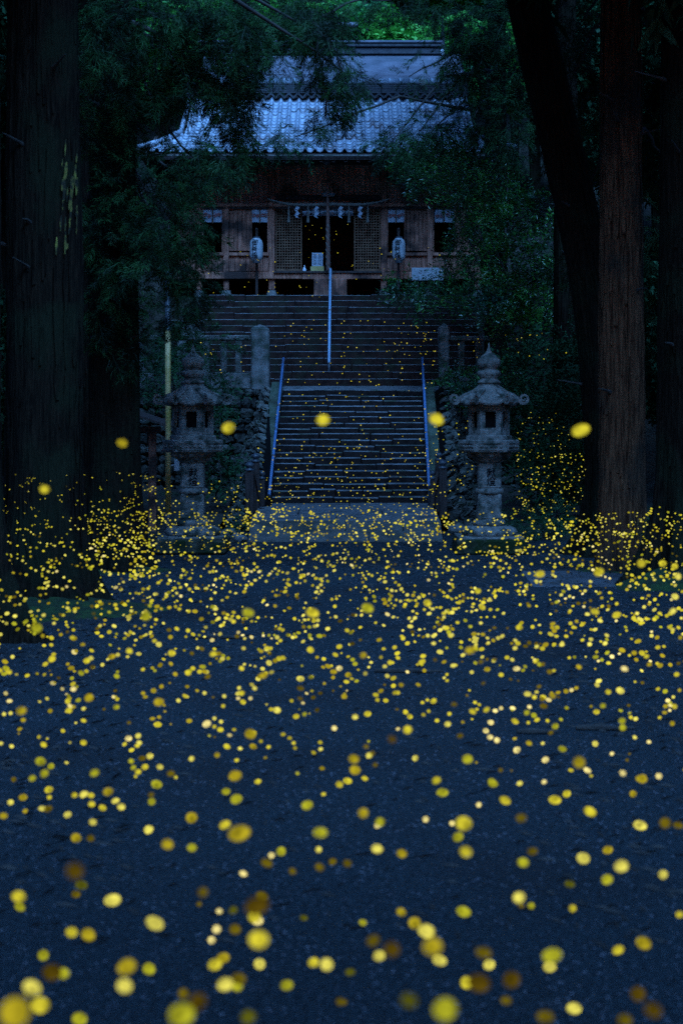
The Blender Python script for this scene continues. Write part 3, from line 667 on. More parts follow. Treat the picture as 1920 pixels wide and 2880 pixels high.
# floor, dark interior
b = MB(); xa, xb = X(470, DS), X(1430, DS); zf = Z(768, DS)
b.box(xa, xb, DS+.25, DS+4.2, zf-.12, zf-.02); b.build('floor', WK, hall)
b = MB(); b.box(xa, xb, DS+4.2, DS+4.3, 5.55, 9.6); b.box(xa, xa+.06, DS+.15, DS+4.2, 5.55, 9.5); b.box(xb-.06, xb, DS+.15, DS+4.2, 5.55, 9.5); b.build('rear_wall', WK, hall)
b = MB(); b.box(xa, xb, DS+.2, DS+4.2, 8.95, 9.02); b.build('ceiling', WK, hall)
b = MB(); b.cbox(X(883, DS), X(975, DS), DS-.3, DS+.1, 5.55, Z(786, DS), .02); b.build('step_block', WD, hall)
for q in (700, 860, 986, 1140):
    b = MB(); b.box(X(q-2, DS), X(q+2, DS), DS+1.2, DS+1.3, 5.55, zf-.12); b.build('floor_prop', WK, hall)
# lattice doors
for x0, x1 in ((775, 849), (995, 1069)):
    d = rect('lattice_door', x0, 587, x0+4, 763, DS+.03, .06, M['lattice'])
    b = MB(); D = DS+.03
    b.box(X(x1-4, D), X(x1, D), D, D+.06, Z(763, D), Z(587, D)); b.box(X(x0+4, D), X(x1-4, D), D+.002, D+.058, Z(591, D), Z(587, D)); b.box(X(x0+4, D), X(x1-4, D), D+.002, D+.058, Z(763, D), Z(756, D))
    b.build('door_frame', M['lattice'], d)
    b = MB(); n = 9
    for i in range(1, n):
        q = x0+4+(x1-x0-8)*i/n; b.box(X(q-1.4, D), X(q+1.4, D), D+.012, D+.035, Z(756, D), Z(591, D))
    for i in range(1, 22):
        q = 591+165*i/22; b.box(X(x0+4, D), X(x1-4, D), D+.006, D+.03, Z(q+1.3, D), Z(q-1.3, D))
    b.build('lattice_bars', M['lattice'], d)
# curtains
def curtain(x0, y0, x1, y1, D, n, motif=False, name='curtain'):
    b = MB(); nx = max(6, int((x1-x0)/2.5)); ph = R.uniform(0, 6)
    for j in range(5):
        for i in range(nx+1):
            f = i/nx; xx = X(x0+(x1-x0)*f, D); yy = D+.018*math.sin(f*nx*.9+ph)*(.4+.15*j) ; b.v.append((xx, yy, Z(y0+(y1-y0)*j/4, D)))
    for j in range(4):
        for i in range(nx): k = j*(nx+1)+i; b.f.append((k, k+nx+1, k+nx+2, k+1)); b.mi.append(0)
    o = b.build(name, M['cloth'], hall, smooth=True)
    if motif:
        m = MB()
        for q in (.3, .72):
            c = px(x0+(x1-x0)*q, (y0+y1)/2+R.uniform(-2, 4), D-.03)
            for k in range(5):
                a = 2*math.pi*k/5+.3; cc = c+Vector((math.cos(a)*.035, 0, math.sin(a)*.035))
                m.add([cc+Vector((math.cos(t_)*.022, 0, math.sin(t_)*.022)) for t_ in [2*math.pi*s/6 for s in range(6)]], [(5,4,3,2,1,0)])
        m.build('print', M['red'], o)
for a, c in ((709, 730), (733, 752), (1091, 1112), (1115, 1136), (572, 596), (600, 624), (1222, 1246), (1250, 1276)): curtain(a, 583, c, 625, DS+.04, 6, True)
for a, c in ((731, 0), (1113, 0), (598, 0), (1248, 0)): rect('curtain_strip', a-1.5, 583, a+1.5, 628, DS+.0, .02, M['lattice'])
for a, c in ((851, 874), (876, 899), (901, 920), (923, 946), (948, 970), (972, 993)): curtain(a, 574, c, 607, DS+.06, 6)
rect('name_plaque', 905, 542, 940, 552, DS-.12, .05, M['paper'])

# tiled roof
EX0, EX1 = X(392, 45.6), X(1448, 45.6); DE, DRg = 45.6, 50.2; ZE, ZR = Z(428, 45.6), Z(276, 50.2)
RX0, RX1 = X(512, 47.5), X(1312, 49)
def rz(t): return ZE + (ZR-ZE)*(.82*t+.18*t*t)
def rpt(x, t): # corner upturn
    e = max(0, (abs(x-(EX0+EX1)/2)/((EX1-EX0)/2)-.8)/.2); return Vector((x, DE+(DRg-DE)*t, rz(t)+.05*e*e*(1-t)))
roof_b = MB(); TS = 16
def xl(t): return EX0+(RX0-EX0)*min(1, t/.36), EX1+(RX1-EX1)*min(1, t/.36)
for j in range(TS+1):
    t = j/TS; a, c = xl(t)
    for i in range(21): p = rpt(a+(c-a)*i/20, t); roof_b.v.append((p.x, p.y, p.z-.05))
    for i in range(21): p = rpt(a+(c-a)*i/20, t); roof_b.v.append((p.x, p.y, p.z-.20))
for j in range(TS):
    for i in range(20):
        k = j*42+i; roof_b.f.append((k, k+1, k+43, k+42)); roof_b.f.append((k+21, k+63, k+64, k+22)); roof_b.mi += [0, 0]
    k = j*42; roof_b.f.append((k, k+42, k+63, k+21)); roof_b.f.append((k+20, k+41, k+83, k+62)); roof_b.mi += [0, 0]
for i in range(20): roof_b.f.append((i, i+21, i+22, i+1)); roof_b.mi.append(0)
# back slope and side skirts
bk = [(RX0, DRg, ZR-.06), (RX1, DRg, ZR-.06), (EX1, 54.8, ZE-.05), (EX0, 54.8, ZE-.05)]; roof_b.add(bk+[(v[0], v[1], v[2]-.15) for v in bk], [(0,1,2,3),(7,6,5,4)])
tm = .36; pl_, pr_ = rpt(RX0, tm), rpt(RX1, tm)
for sx, gx, pm in ((EX0, RX0, pl_), (EX1, RX1, pr_)):
    q = [(sx, DE, ZE+.0), (gx, pm.y, pm.z-.06), (gx, 54.8-4.6*tm, pm.z-.06), (sx, 54.8, ZE)]
    roof_b.add(q, [(0,1,2,3)]); roof_b.add([(v[0], v[1], v[2]-.12) for v in q], [(3,2,1,0)])
    roof_b.add([(gx, pm.y, pm.z-.1), (gx, DRg, ZR-.06), (gx, 54.8-4.6*tm, pm.z-.1)], [(0,1,2)])
roof = roof_b.build('roof', WK, hall)
# the S-shaped tile, shared mesh
TW, TLn = .262, .33
def tile_mesh():
    prof = [(0, .012), (.10, .0), (.22, -.008), (.38, -.008), (.52, .006), (.60, .04), (.70, .076), (.80, .088), (.90, .07), (1.0, .018), (1.03, .006)]
    b = MB(); n = len(prof)
    for yy, dz in ((0, .022), (TLn, -.006)):
        for q, h in prof: b.v.append((q*TW-TW/2, yy, h+dz))
    for q, h in prof: b.v.append((q*TW-TW/2, 0.0, h+.022-.022))
    for i in range(n-1): b.f.append((i, i+1, n+i+1, n+i)); b.f.append((2*n+i, 2*n+i+1, i+1, i)); b.mi += [0, 0]
    me = bpy.data.meshes.new('tile'); me.from_pydata(b.v, [], b.f); me.materials.append(M['tile'])
    me.polygons.foreach_set('use_smooth', [k % 2 == 0 for k in range(len(b.f))]); me.update(); return me
TM_ = tile_mesh(); rows = 18; cols = int((EX1-EX0)/TW); tiles = []
for j in range(rows):
    t = (j+.02)/rows; a, c = xl(t+.02)
    for i in range(cols):
        x = EX0+TW*(i+.5)
        if x-TW*.45 < a or x+TW*.45 > c: continue
        tiles.append((x, t, j, i))
slope = math.atan2(ZR-ZE, DRg-DE)
tv = np.array([v.co[:] for v in TM_.vertices]); tf = []
for p_ in TM_.polygons:
    v = list(p_.vertices); tf += [(v[0], v[1], v[2]), (v[0], v[2], v[3])]
tf = np.array(tf); rest = []; wr = wloc(roof)
mid = [k for k in tiles if k[2] < 10 and 3 <= k[3] ]
singles = set(tuple(k[:2]) for k in sorted(tiles, key=lambda k: k[2])[:298])
for (x, t, j, i) in tiles:
    p = rpt(x, t); p2 = rpt(x, t+.05); sl = math.atan2(p2.z-p.z, p2.y-p.y); rz_ = R.uniform(-.012, .012); jit = R.uniform(-.006, .008); yj = R.uniform(-.012, .012)
    E = Euler((sl, 0, rz_))
    if (x, t) in singles:
        o = link('tile', TM_, roof, p-wr+Vector((0, yj, jit))); o.rotation_euler = E
    else:
        A = np.array(E.to_matrix()); rest.append(tv @ A.T + np.array(p+Vector((0, yj, jit))))
V = np.concatenate(rest); T = np.concatenate([tf+len(tv)*k for k in range(len(rest))])
kind(np_mesh('tile', V, T, M['tile'], roof), 'stuff')
# hip ridges, verge tiles, gutter, eave ends
for sx, gx in ((EX0, RX0), (EX1, RX1)):
    b = MB(); b.tube([rpt(sx, 0)+Vector((0, -.05, .08)), rpt(sx+(gx-sx)*.5, tm*.5)+Vector((0,0,.07)), rpt(gx, tm)+Vector((0,0,.1))], .075, 8); b.build('hip_ridge', M['tile'], roof, smooth=True)
    for dx in (-.02, .22):
        b = MB(); s = 1 if sx < 0 else -1; b.tube([rpt(gx+s*dx, tm+.0)+Vector((0,0,.06)), rpt(gx+s*dx, .7)+Vector((0,0,.06)), rpt(gx+s*dx, 1)+Vector((0,0,.06))], .065, 8); b.build('verge_tile', M['tile'], roof, smooth=True)
b = MB(); b.tube([(EX0, DE-.06, ZE-.10), (EX1, DE-.06, ZE-.10)], .022, 8); b.build('gutter', M['stone'], roof, smooth=True)
for i in range(30):
    x = EX0+.25+(EX1-EX0-.5)*i/29; b = MB(); b.box(x-.04, x+.04, DE+.05, DS+.3, ZE-.28, ZE-.2)
    for k in range(4, 8): pass
    v = []
    for q in b.v: v.append((q[0], q[1], q[2]+(q[1]-DE)*.5))
    b.v = v; b.build('rafter', WK, hall)
# ridge of the hall
zr = ZR; b = MB(); n = int((RX1-RX0)/TW)
for i in range(n):          # wavy course under the ridge
    x = RX0+TW*(i+.5); pts = []
    for k in range(9):
        f = k/8; pts.append((x-TW/2+TW*f, DRg-.36, zr+.02+.055*math.cos(2*math.pi*f)))
    m = MB()
    for q in pts: m.v.append((q[0], q[1], q[2]+.02)); 
    for q in pts: m.v.append((q[0], q[1], q[2]-.045))
    for q in pts: m.v.append((q[0], q[1]+.30, q[2]+.10))
    for k in range(8): m.f.append((9+k, 10+k, k+1, k)); m.f.append((k, k+1, 19+k, 18+k)); m.mi += [0, 0]
    m.build('wave_tile', M['tile_d'], roof)
for (dz0, dz1, dd) in ((.10, .155, .22), (.165, .22, .20), (.23, .285, .18), (.295, .35, .16), (.36, .42, .15)):
    b = MB(); k = 10
    for i in range(k): b.cbox(RX0+.05+(RX1-RX0-.1)*i/k+.004, RX0+.05+(RX1-RX0-.1)*(i+1)/k-.004, DRg-dd-R.uniform(0, .008), DRg+dd, zr+dz0, zr+dz1, .008)
    b.build('ridge_course', M['tile_d'], roof)
k = 26
for i in range(k):
    b = MB(); xa = RX0+(RX1-RX0)*i/k; xb = RX0+(RX1-RX0)*(i+1)/k
    b.tube([(xa, DRg, zr+.44), (xb-.04, DRg, zr+.44), (xb-.04, DRg, zr+.45), (xb+.01, DRg, zr+.45)], [.13, .13, .145, .145], 12); b.build('ridge_cap', M['tile'], roof, smooth=True)
for x in (RX0-.02, RX1+.02):
    b = MB(); b.cbox(x-.09, x+.09, DRg-.3, DRg+.3, zr-.05, zr+.62, .03); b.lathe([(.001, 0), (.16, .02), (.16, .12), (.001, .14)], (x, DRg, zr+.6), 12); b.build('ridge_end', M['tile_d'], roof)
b = MB(); c = px(1186, 231, DRg-.25); b.lathe([(.11, 0), (.11, .03), (.05, .05)], (0,0,0), 16); b.v = [(c.x+v[0], c.y-v[2], c.z+v[1]) for v in b.v]; b.build('crest', M['stone'], roof)

# rear hall roof beyond
rear = thing('rear_hall', 'rear sanctuary with smooth dark metal roof rising behind the tiled roof', 'shrine', (X(900, 55), 55, 5.5))
xa, xb = X(560, 53), X(1304, 53.5); ya, yb = 52.3, 55.0; za, zb = Z(222, 52.3), Z(152, 55)
n = 22
for i in range(n):
    t0, t1 = i/n, (i+1)/n; b = MB(); f = lambda t: za+(zb-za)*t-.12*math.sin(math.pi*t)
    y0_, y1_ = ya+(yb-ya)*t0, ya+(yb-ya)*t1+.02
    b.add([(xa, y0_, f(t0)+.012), (xb, y0_, f(t0)+.012), (xb, y1_, f(t1)), (xa, y1_, f(t1)), (xa, y0_, f(t0)-.02), (xb, y0_, f(t0)-.02)], [(0,1,2,3),(4,5,1,0)])
    b.build('roof_sheet', M['copper'], rear)
b = MB(); b.add([(xa, yb, zb), (xb, yb, zb), (xb, 58.5, za-.2), (xa, 58.5, za-.2)], [(0,1,2,3)]); b.add([(xb-.02, ya, za-.02), (xb-.02, yb, zb-.02), (xb-.02, 58.5, za-.22)], [(0,1,2)]); b.add([(xa+.02, ya, za-.02), (xa+.02, yb, zb-.02), (xa+.02, 58.5, za-.22)], [(2,1,0)]); b.build('rear_slope', M['copper'], rear)
b = MB(); b.box(xa+.6, xb-.6, ya+.4, 58, 5.5, za-.05); b.build('walls', WK, rear)
b = MB(); b.cbox(X(560, 55), X(1246, 55), 54.8, 55.2, zb-.04, Z(137, 55), .02); b.build('ridge_base', M['tile_d'], rear)
b = MB(); b.cbox(X(555, 55), X(1240, 55), 54.72, 55.28, Z(136, 55), Z(127, 55), .02); b.build('ridge_beam', M['tile_d'], rear)
b = MB(); b.cbox(X(550, 55), X(1242, 55), 54.68, 55.32, Z(125.5, 55), Z(119, 55), .015); b.build('ridge_cover', M['copper'], rear)
b = MB(); b.cbox(X(1237, 55), X(1249, 55), 54.7, 55.3, zb, Z(100, 55), .03); b.tube([(X(1243, 55), 55, Z(102, 55)), (X(1244, 55), 55, Z(50, 55))], [.05, .03], 8); b.build('ridge_finial', M['tile_d'], rear)
b = MB(); c = px(1243, 147, 54.6); b.lathe([(.001, -.09), (.06, -.05), (.07, .02), (.04, .08), (.001, .1)], c, 10); b.build('finial_knob', M['glaze'], rear)
b = MB(); b.tube([(X(830, 56), 56, Z(70, 56)), (X(1006, 56), 56, Z(70, 56))], .095, 14); 
for q in (838, 880): b.box(X(q-3, 56), X(q+3, 56), 55.96, 56.04, zb-.2, Z(78, 56))
b.box(X(832, 56), X(886, 56), 55.3, 56.1, zb-.3, Z(118, 56)); b.build('ridge_log', M['copper'], rear)

# ------------------------------------------------------------------ things on the shrine front
t = thing('sacred_rope', 'sagging straw rope hung across the doorway with white zigzag papers', 'rope', (X(922, 46.9), 46.9, Z(590, 46.9)))
pts = []
for i in range(49):
    f = i/48; x = 752+(1092-752)*f; sag = 4*(f-.5)**2
    pts.append(px(x, 577-18*sag**1.5+2*math.sin(f*9), 46.9))
b = MB(); b.tube(pts, [.022+.022*math.sin(math.pi*i/48) for i in range(49)], 12, rfun=lambda i, a: 1+.22*abs(math.sin(1.5*a+i*.9))); b.build('twisted_rope', M['straw'], t, smooth=True)
for q in (835, 889, 957, 1012):
    b = MB(); c = px(q, 580, 46.86); wv = .042; h = .10; xo = 0
    for k in range(4):
        z1 = c.z-k*h*.78; sg = 1 if k % 2 == 0 else -1; off = sg*.036; sl = .05*sg
        b.add([(c.x+off-wv, c.y-.01*k, z1), (c.x+off+wv, c.y-.01*k-.015, z1-.03*1), (c.x+off+wv-sl, c.y-.01*k-.015, z1-h), (c.x+off-wv-sl, c.y-.01*k, z1-h+.03)], [(0,3,2,1)])
    b.tube([(c.x, c.y+.02, c.z+.06), (c.x, c.y, c.z-.02)], .004, 5); b.build('zigzag_paper', M['cloth'], t)
for q in (812, 866, 981, 1034):
    b = MB(); c = px(q, 578, 46.88); b.lathe([(.012, 0), (.02, -.06), (.03, -.3), (.045, -.46)], c, 8); b.build('tassel', M['straw'], t)
t = thing('bell_rope', 'thick twisted bell rope hanging down the middle of the doorway', 'rope', (X(922, 46.6), 46.6, Z(765, 46.6)))
pts = [px(920+3*i/60, 446+(762-446)*i/60, 46.6) for i in range(61)]
b = MB(); b.tube(pts, [.018 if i < 22 else .034+.02*(i-22)/38 for i in range(61)], 14, rfun=lambda i, a: 1+.25*abs(math.sin(1.5*a+i*.75))); b.build('rope', M['rope'], t, smooth=True)
for k, sgn in enumerate((0, 1)):
    pp = []
    for i in range(70, 121):
        c = px(920+3*i/120, 446+(762-446)*i/120, 46.6); a = i*.42+sgn*math.pi; r0 = .04+.016*(i-44)/76; pp.append(c+Vector((math.cos(a)*r0, math.sin(a)*r0, 0)))
    b = MB(); b.tube(pp, .014, 5); b.build('white_strand', M['straw'], t)
b = MB(); c = px(919, 452, 46.6); b.lathe([(.001, -.13), (.1, -.09), (.13, 0), (.1, .09), (.001, .13)], c, 14); b.build('bell', M['metal'], t, smooth=True)

def paper_lantern(pxc, lab):
    D = 46.6; cx = X(pxc, D); t = thing('paper_lantern', lab, 'paper lantern', (cx, D, 5.55), 'white paper lanterns on posts')
    r0 = 18.5*D/F; zt, zb = Z(669, D), Z(737, D); prof = []; n = 26
    for i in range(n+1):
        f = i/n; e = (1-abs(2*f-1)**4.5)**.5 if 0 < f < 1 else 0; prof.append((max(.095, r0*e)*(1+.012*(i % 2)), zb+(zt-zb)*f))
    b = MB(); b.lathe(prof, (cx, D, 0), 28); b.build('shade', M['paper'], t, smooth=True)
    for zz in (zb-.015, zt+.0): b = MB(); b.lathe([(.1, -.01), (.1, .025)], (cx, D, zz), 16); b.build('ring', M['metal'], t)
    b = MB(); b.tube([(cx, D, zt), (cx, D, Z(645, D))], .014, 6); b.cbox(cx-.035, cx+.035, D+.21, D+.27, 5.55, Z(640, D), .01); b.cbox(cx-.02, cx+.02, D-.03, D+.23, Z(646, D), Z(641, D), .005); b.build('stand', M['wood_d'], t)
    text_mesh('御\n神\n燈', .185, M['ink'], t, (cx-.03, D-r0-.006, (zt+zb)/2+.0), name='lettering', bend=(r0,))
paper_lantern(721, 'white paper lantern with black characters left of the doorway')
paper_lantern(1121, 'white paper lantern with black characters right of the doorway')
D = 46.3; b = MB(); b.cbox(X(873, D+.9), X(911, D+.9), D+.9, D+1.2, Z(769, D+.9), Z(749, D+.9), .01)
tag(b.build('offering_box', M['box'], origin=(X(892, D+.9), D+1.05, Z(769, D+.9))), 'small yellowish wooden box on the sill of the dark doorway', 'box')
D = 47.28; t = thing('notice_board', 'pale framed notice covered in small text leaning behind the yellow box', 'notice', (X(893, D), D+.03, Z(749, D)))
b = MB(); b.cbox(X(877, D), X(908, D), D, D+.03, Z(749, D), Z(711, D), .006); b.build('panel', M['cloth'], t)
m = MB()
for i in range(8):
    for j in range(2): m.box(X(880+14*j, D), X(890.5+14*j+R.uniform(-2, 1), D), D-.003, D-.001, Z(716+4*i+1.2, D), Z(716+4*i, D))
m.build('print', M['ink'], t)
b = MB(); D = 47.25; b.lathe([(.03, 0), (.05, .02), (.055, .09), (.03, .14), (.014, .17), (.016, .21)], px(856, 768, D), 14)
b.v = [tuple(v) for v in b.v]; tag(b.build('bottle', M['glaze'], origin=px(856, 768, D), smooth=True), 'small white porcelain bottle on the left of the doorway sill', 'bottle')
D = 46.25; t = thing('sign_board', 'blank pale board on two thin legs right of the stair top', 'sign', (X(1200, D), D, 5.55))
b = MB(); b.cbox(X(1157, D), X(1246, D), D, D+.05, Z(789, D), Z(753, D), .01); b.build('board', M['paper'], t)
for q in (1175, 1230): b = MB(); b.box(X(q-2, D), X(q+2, D), D+.052, D+.09, 5.55, Z(760, D)); b.build('leg', M['wood_d'], t)

# ------------------------------------------------------------------ trees
def trunk_mesh(root, path, m, n=96, flare=1.7, seed=0, ridges=30, amp=.085, name='trunk'):
    """path: (x,y,z,r) list; bark plates as vertical ridges in the geometry"""
    r = np.random.RandomState(seed); P = np.array(path, float); seg = 90
    s = np.linspace(0, 1, seg)**1.0; L = np.concatenate([[0], np.cumsum(np.linalg.norm(np.diff(P[:, :3], axis=0), axis=1))]); L /= L[-1]
    Q = np.stack([np.interp(s, L, P[:, k]) for k in range(4)], axis=1)
    for _ in range(6): Q[1:-1, :3] = (Q[:-2, :3]+Q[1:-1, :3]*2+Q[2:, :3])/4
    a = np.linspace(0, 2*math.pi, n, endpoint=False); A, I = np.meshgrid(a, np.arange(seg)); Zz = Q[I, 2]
    d = np.zeros_like(A)
    for k in range(14):
        f = r.randint(6, ridges*2); d += np.sin(f*A + r.uniform(0, 6) + 1.2*np.sin(Zz*r.uniform(.4, 1.6)+r.uniform(0, 6)))*r.uniform(.3, 1)
    d = -np.abs(d)/6+.25; d += .3*r.uniform(-1, 1, d.shape)
    Rr = Q[I, 3]*(1+amp*d)
    h = (Zz-Q[0, 2]); ph_ = r.uniform(0, 6); fl = 1+(flare-1)*1.25*np.exp(-h/.55)*(1+.6*np.sin(5*A+ph_)+.3*np.sin(8*A+1.3*ph_)) + .05*np.sin(3*A+Zz*.5+ph_)+.025*np.sin(2*A-Zz*1.3); Rr = Rr*fl
    V = np.stack([Q[I, 0]+Rr*np.cos(A), Q[I, 1]+Rr*np.sin(A), Zz], axis=2).reshape(-1, 3)
    ii = np.arange(seg-1)[:, None]*n; kk = np.arange(n)[None]; k2 = (kk+1) % n
    a0, a1, b0, b1 = ii+kk, ii+k2, ii+n+kk, ii+n+k2
    T = np.concatenate([np.stack([a0, a1, b1], 2).reshape(-1, 3), np.stack([a0, b1, b0], 2).reshape(-1, 3)])
    return np_mesh(name, V, T, m, root)
def crown_big(root, c, rad, n, m, seed, size=1.6, tmpl=None, name='crown'):
    return foliage(root, [(c, rad, n)], tmpl or TCC, m, size, droop=.5, name=name, seed=seed, surf=.2)
def branch(root, pts, r0, r1, m=None, n=6):
    k = len(pts); P = []
    for i in range(k-1):
        for j in range(4): P.append(Vector(pts[i]).lerp(Vector(pts[i+1]), j/4))
    P.append(Vector(pts[-1]))
    for i in range(1, len(P)-1): P[i] = P[i]+Vector((R.uniform(-1, 1), R.uniform(-1, 1), R.uniform(-1, 1)))*.035
    b = MB(); b.tube(P, [r0+(r1-r0)*i/(len(P)-1) for i in range(len(P))], n); return b.build('branch', m or M['twig'], root, smooth=True)
def bark_strips(t, path, m, seed, n=150):
    """loose peeling strips of bark and broken twig stubs standing off the trunk"""
    r = np.random.RandomState(seed+200); P = np.array(path, float); b = MB()
    zz = P[:, 2]
    for k in range(n):
        z0_ = r.uniform(zz[0]+.5, min(zz[-1]-3, zz[0]+9)); ln = r.uniform(.25, 1.3); a = r.uniform(math.pi, 2*math.pi); wd = r.uniform(.012, .035); lean_ = r.uniform(-.05, .05); v = []
        for j in range(5):
            z_ = z0_+ln*j/4; c = [np.interp(z_, zz, P[:, q]) for q in (0, 1, 3)]; rr_ = c[2]*1.0+.008+(.03*abs(j/4-.5)**2*4*r.uniform(.2, 1)); aa = a+lean_*j/c[2]*.1
            for sgn in (-1, 1):
                an = aa+sgn*wd*(1-.5*abs(j/2-1))/c[2]; v.append((c[0]+rr_*math.cos(an), c[1]+rr_*math.sin(an), z_))
        b.add(v, [(2*j, 2*j+1, 2*j+3, 2*j+2) for j in range(4)])
    kind(b.build('bark_strip', m, t), 'stuff')
    for k in range(5):
        z_ = r.uniform(zz[0]+2.5, zz[0]+7); c = [np.interp(z_, zz, P[:, q]) for q in (0, 1, 3)]; a = r.uniform(math.pi*1.05, math.pi*1.95); d = np.array([math.cos(a), math.sin(a), .25]); p0 = np.array([c[0], c[1], z_])+d*c[2]*.9
        b = MB(); b.tube([tuple(p0), tuple(p0+d*.12), tuple(p0+d*r.uniform(.2, .5)+np.array([0, 0, -.03]))], [.035, .018, .007], 6); b.build('twig_stub', M['twig'], t)
def tree(lab, D, x, r, z=0, H=15, m=None, flare=1.7, seed=0, path=None, crown=((0, 0, 12), (4, 4, 4), 700), name='cedar_tree', lean=0):
    t = thing(name, lab, 'tree', (x, D, z)); p_ = path or [(x, D, z-.05, r), (x+lean*.5, D, z+H*.5, r*.86), (x+lean, D, z+H, r*.6)]
    trunk_mesh(t, p_, m or M['bark'], seed=seed, flare=flare)
    if crown:
        c, rad, n = crown; top = p_[-1]; crown_big(t, (top[0]+c[0], top[1]+c[1], c[2]), rad, n, M['cedar_d'], seed+50)
    bark_strips(t, p_, m or M['bark'], seed)
    return t
T0 = tree('cedar trunk only partly inside the left edge of the photo', 17, X(-95, 17), .36, seed=1, crown=((-1.0, 0, 12.5), (2.6, 3.5, 4), 450))
T1 = tree('massive dark cedar trunk filling the left side, mossy at its foot', 20, X(122, 20), .46, seed=2, flare=1.5, crown=((-2.6, 0, 12.5), (2.8, 4, 4), 700))
T2 = tree('dark cedar trunk just right of the massive left trunk', 25, X(320, 25), .375, seed=3, flare=1.35, crown=((-3.0, 0, 14), (2.8, 4, 4), 700))
D = 28; lp = [(X(1716, D), D, -.05, .36), (X(1712, D), D, Z(1300, D), .36), (X(1690, D), D, Z(1000, D), .36), (X(1664, D), D, Z(800, D), .36), (X(1612, D), D, Z(560, D), .345), (X(1562, D), D, Z(350, D), .34), (X(1482, D), D, Z(0, D), .33), (X(1420, D), D, Z(-300, D), .3), (X(1380, D), D, Z(-900, D), .22)]
T3 = tree('dark crooked trunk leaning left beside the straight reddish trunk', 28, lp[0][0], .36, seed=4, path=lp, crown=((1.2, 0, 14.5), (3.2, 4, 4), 600), name='broadleaf_tree')
T4 = tree('slim dark trunk standing in front of the right end of the tiled roof', 42.5, X(1394, 42.5), .27, z=2.95, H=17, seed=5, flare=1.3, crown=((.5, 0, 19), (3, 3, 3.5), 450))
T5 = tree('straight reddish brown cedar trunk on the right', 25, X(1746, 25), .335, seed=6, m=M['bark_r'], flare=1.25, crown=((1.0, 0, 14), (3.2, 4, 4.5), 700))
T6 = tree('dark mossy cedar trunk at the right edge of the photo', 23, X(1920, 23), .34, seed=7, flare=1.9, crown=((1.0, 0, 13), (2.8, 3.6, 4.5), 600))
T7 = tree('dim cedar trunk far behind at the far left among hanging branches', 33, X(250, 33), .3, seed=8, crown=((-.6, 0, 16), (3, 3, 4), 450))
T8 = tree('dim cedar trunk in the dark wood behind the right lantern', 37, X(1590, 37), .3, seed=9, crown=((1, 0, 18), (3, 3, 4), 450))
t = bpy.data.objects['cedar_tree.001']; b = MB(); rr = random.Random(4)   # yellow-green glints on the big left trunk, light painted as thin coloured strips
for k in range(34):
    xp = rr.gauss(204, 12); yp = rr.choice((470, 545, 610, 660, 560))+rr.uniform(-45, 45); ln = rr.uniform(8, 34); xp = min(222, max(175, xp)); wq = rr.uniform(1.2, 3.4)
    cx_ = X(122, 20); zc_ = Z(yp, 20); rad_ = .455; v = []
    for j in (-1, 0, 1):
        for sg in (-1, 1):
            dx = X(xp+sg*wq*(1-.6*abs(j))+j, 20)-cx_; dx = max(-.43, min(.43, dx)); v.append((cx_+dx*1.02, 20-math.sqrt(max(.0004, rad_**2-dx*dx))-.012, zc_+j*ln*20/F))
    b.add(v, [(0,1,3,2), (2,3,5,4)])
kind(b.build('glint_streak', mat('painted_glint', (.02,.018,.006), (.26,.23,.035), scale=10, hi=.68, lo=.45, rough=.9), t), 'stuff')
# mossy mounds round the roots
def mound(cx, cy, r, h, lab, seed):
    rr = random.Random(seed); b = MB(); n = 40
    for j in range(7):
        f = 1-j/6
        for k in range(n):
            a = 2*math.pi*k/n; q = r*f*(1+.12*math.sin(3*a+seed)+.05*math.sin(7*a)); b.v.append((cx+q*math.cos(a), cy+q*math.sin(a)*.9, -.02+h*(1-f**1.6)*(1+.1*math.sin(5*a+j)))) 
    for j in range(6):
        for k in range(n): b.f.append((j*n+k, j*n+(k+1) % n, (j+1)*n+(k+1) % n, (j+1)*n+k)); b.mi.append(0)
    o = kind(b.build('moss_mound', M['moss'], smooth=True), 'structure'); return o
mound(X(120, 19.6), 19.6, 1.35, .2, '', 1); mound(X(320, 25), 25, .85, .12, '', 2); mound(X(1925, 22.6), 22.6, 1.0, .3, '', 3); mound(X(1746, 25), 25, .75, .08, '', 4)

# hanging cedar sprays (attached to the trees they grow from)
def wood(root, D0, x0, y0, targets, r0=.05):
    for (x, y, D) in targets:
        a = px(x0, y0, D0); c = px(x, y, D); m_ = a.lerp(c, .5)+Vector((0, 0, .12*(c-a).length)); branch(root, [a, m_, c], r0, .012)
CED = M['cedar']
cl = []
for (x, y, rx, ry, n) in ((300, 90, 95, 130, 70), (430, 60, 110, 110, 90), (560, 80, 90, 110, 90), (650, 60, 70, 90, 70), (470, 200, 120, 90, 100), (620, 180, 75, 90, 90),
                          (655, 300, 44, 90, 80), (560, 250, 60, 26, 36), (660, 210, 40, 60, 50), (700, 130, 40, 80, 50), (400, 300, 80, 70, 80), (320, 260, 80, 110, 70), (330, 390, 70, 60, 45), (690, 390, 34, 60, 36), (560, 424, 50, 14, 16), (640, 440, 40, 36, 20), (268, 200, 60, 200, 90), (150, 160, 110, 160, 40), (190, 480, 60, 200, 26)):
    cl.append(pc(x, y, 23.3+R.uniform(-.8, 1.0), rx, ry, .6, n))
foliage(T2, cl, TC, CED, .34, droop=.75, seed=3)
wood(T2, 25, 322, 40, [(480, 60, 24.5), (620, 130, 24.5), (560, 260, 25), (440, 330, 24.5), (660, 330, 24)], .05)
wood(T2, 25, 322, 250, [(420, 330, 24.5), (540, 440, 25), (400, 560, 25)], .035)
cl = []
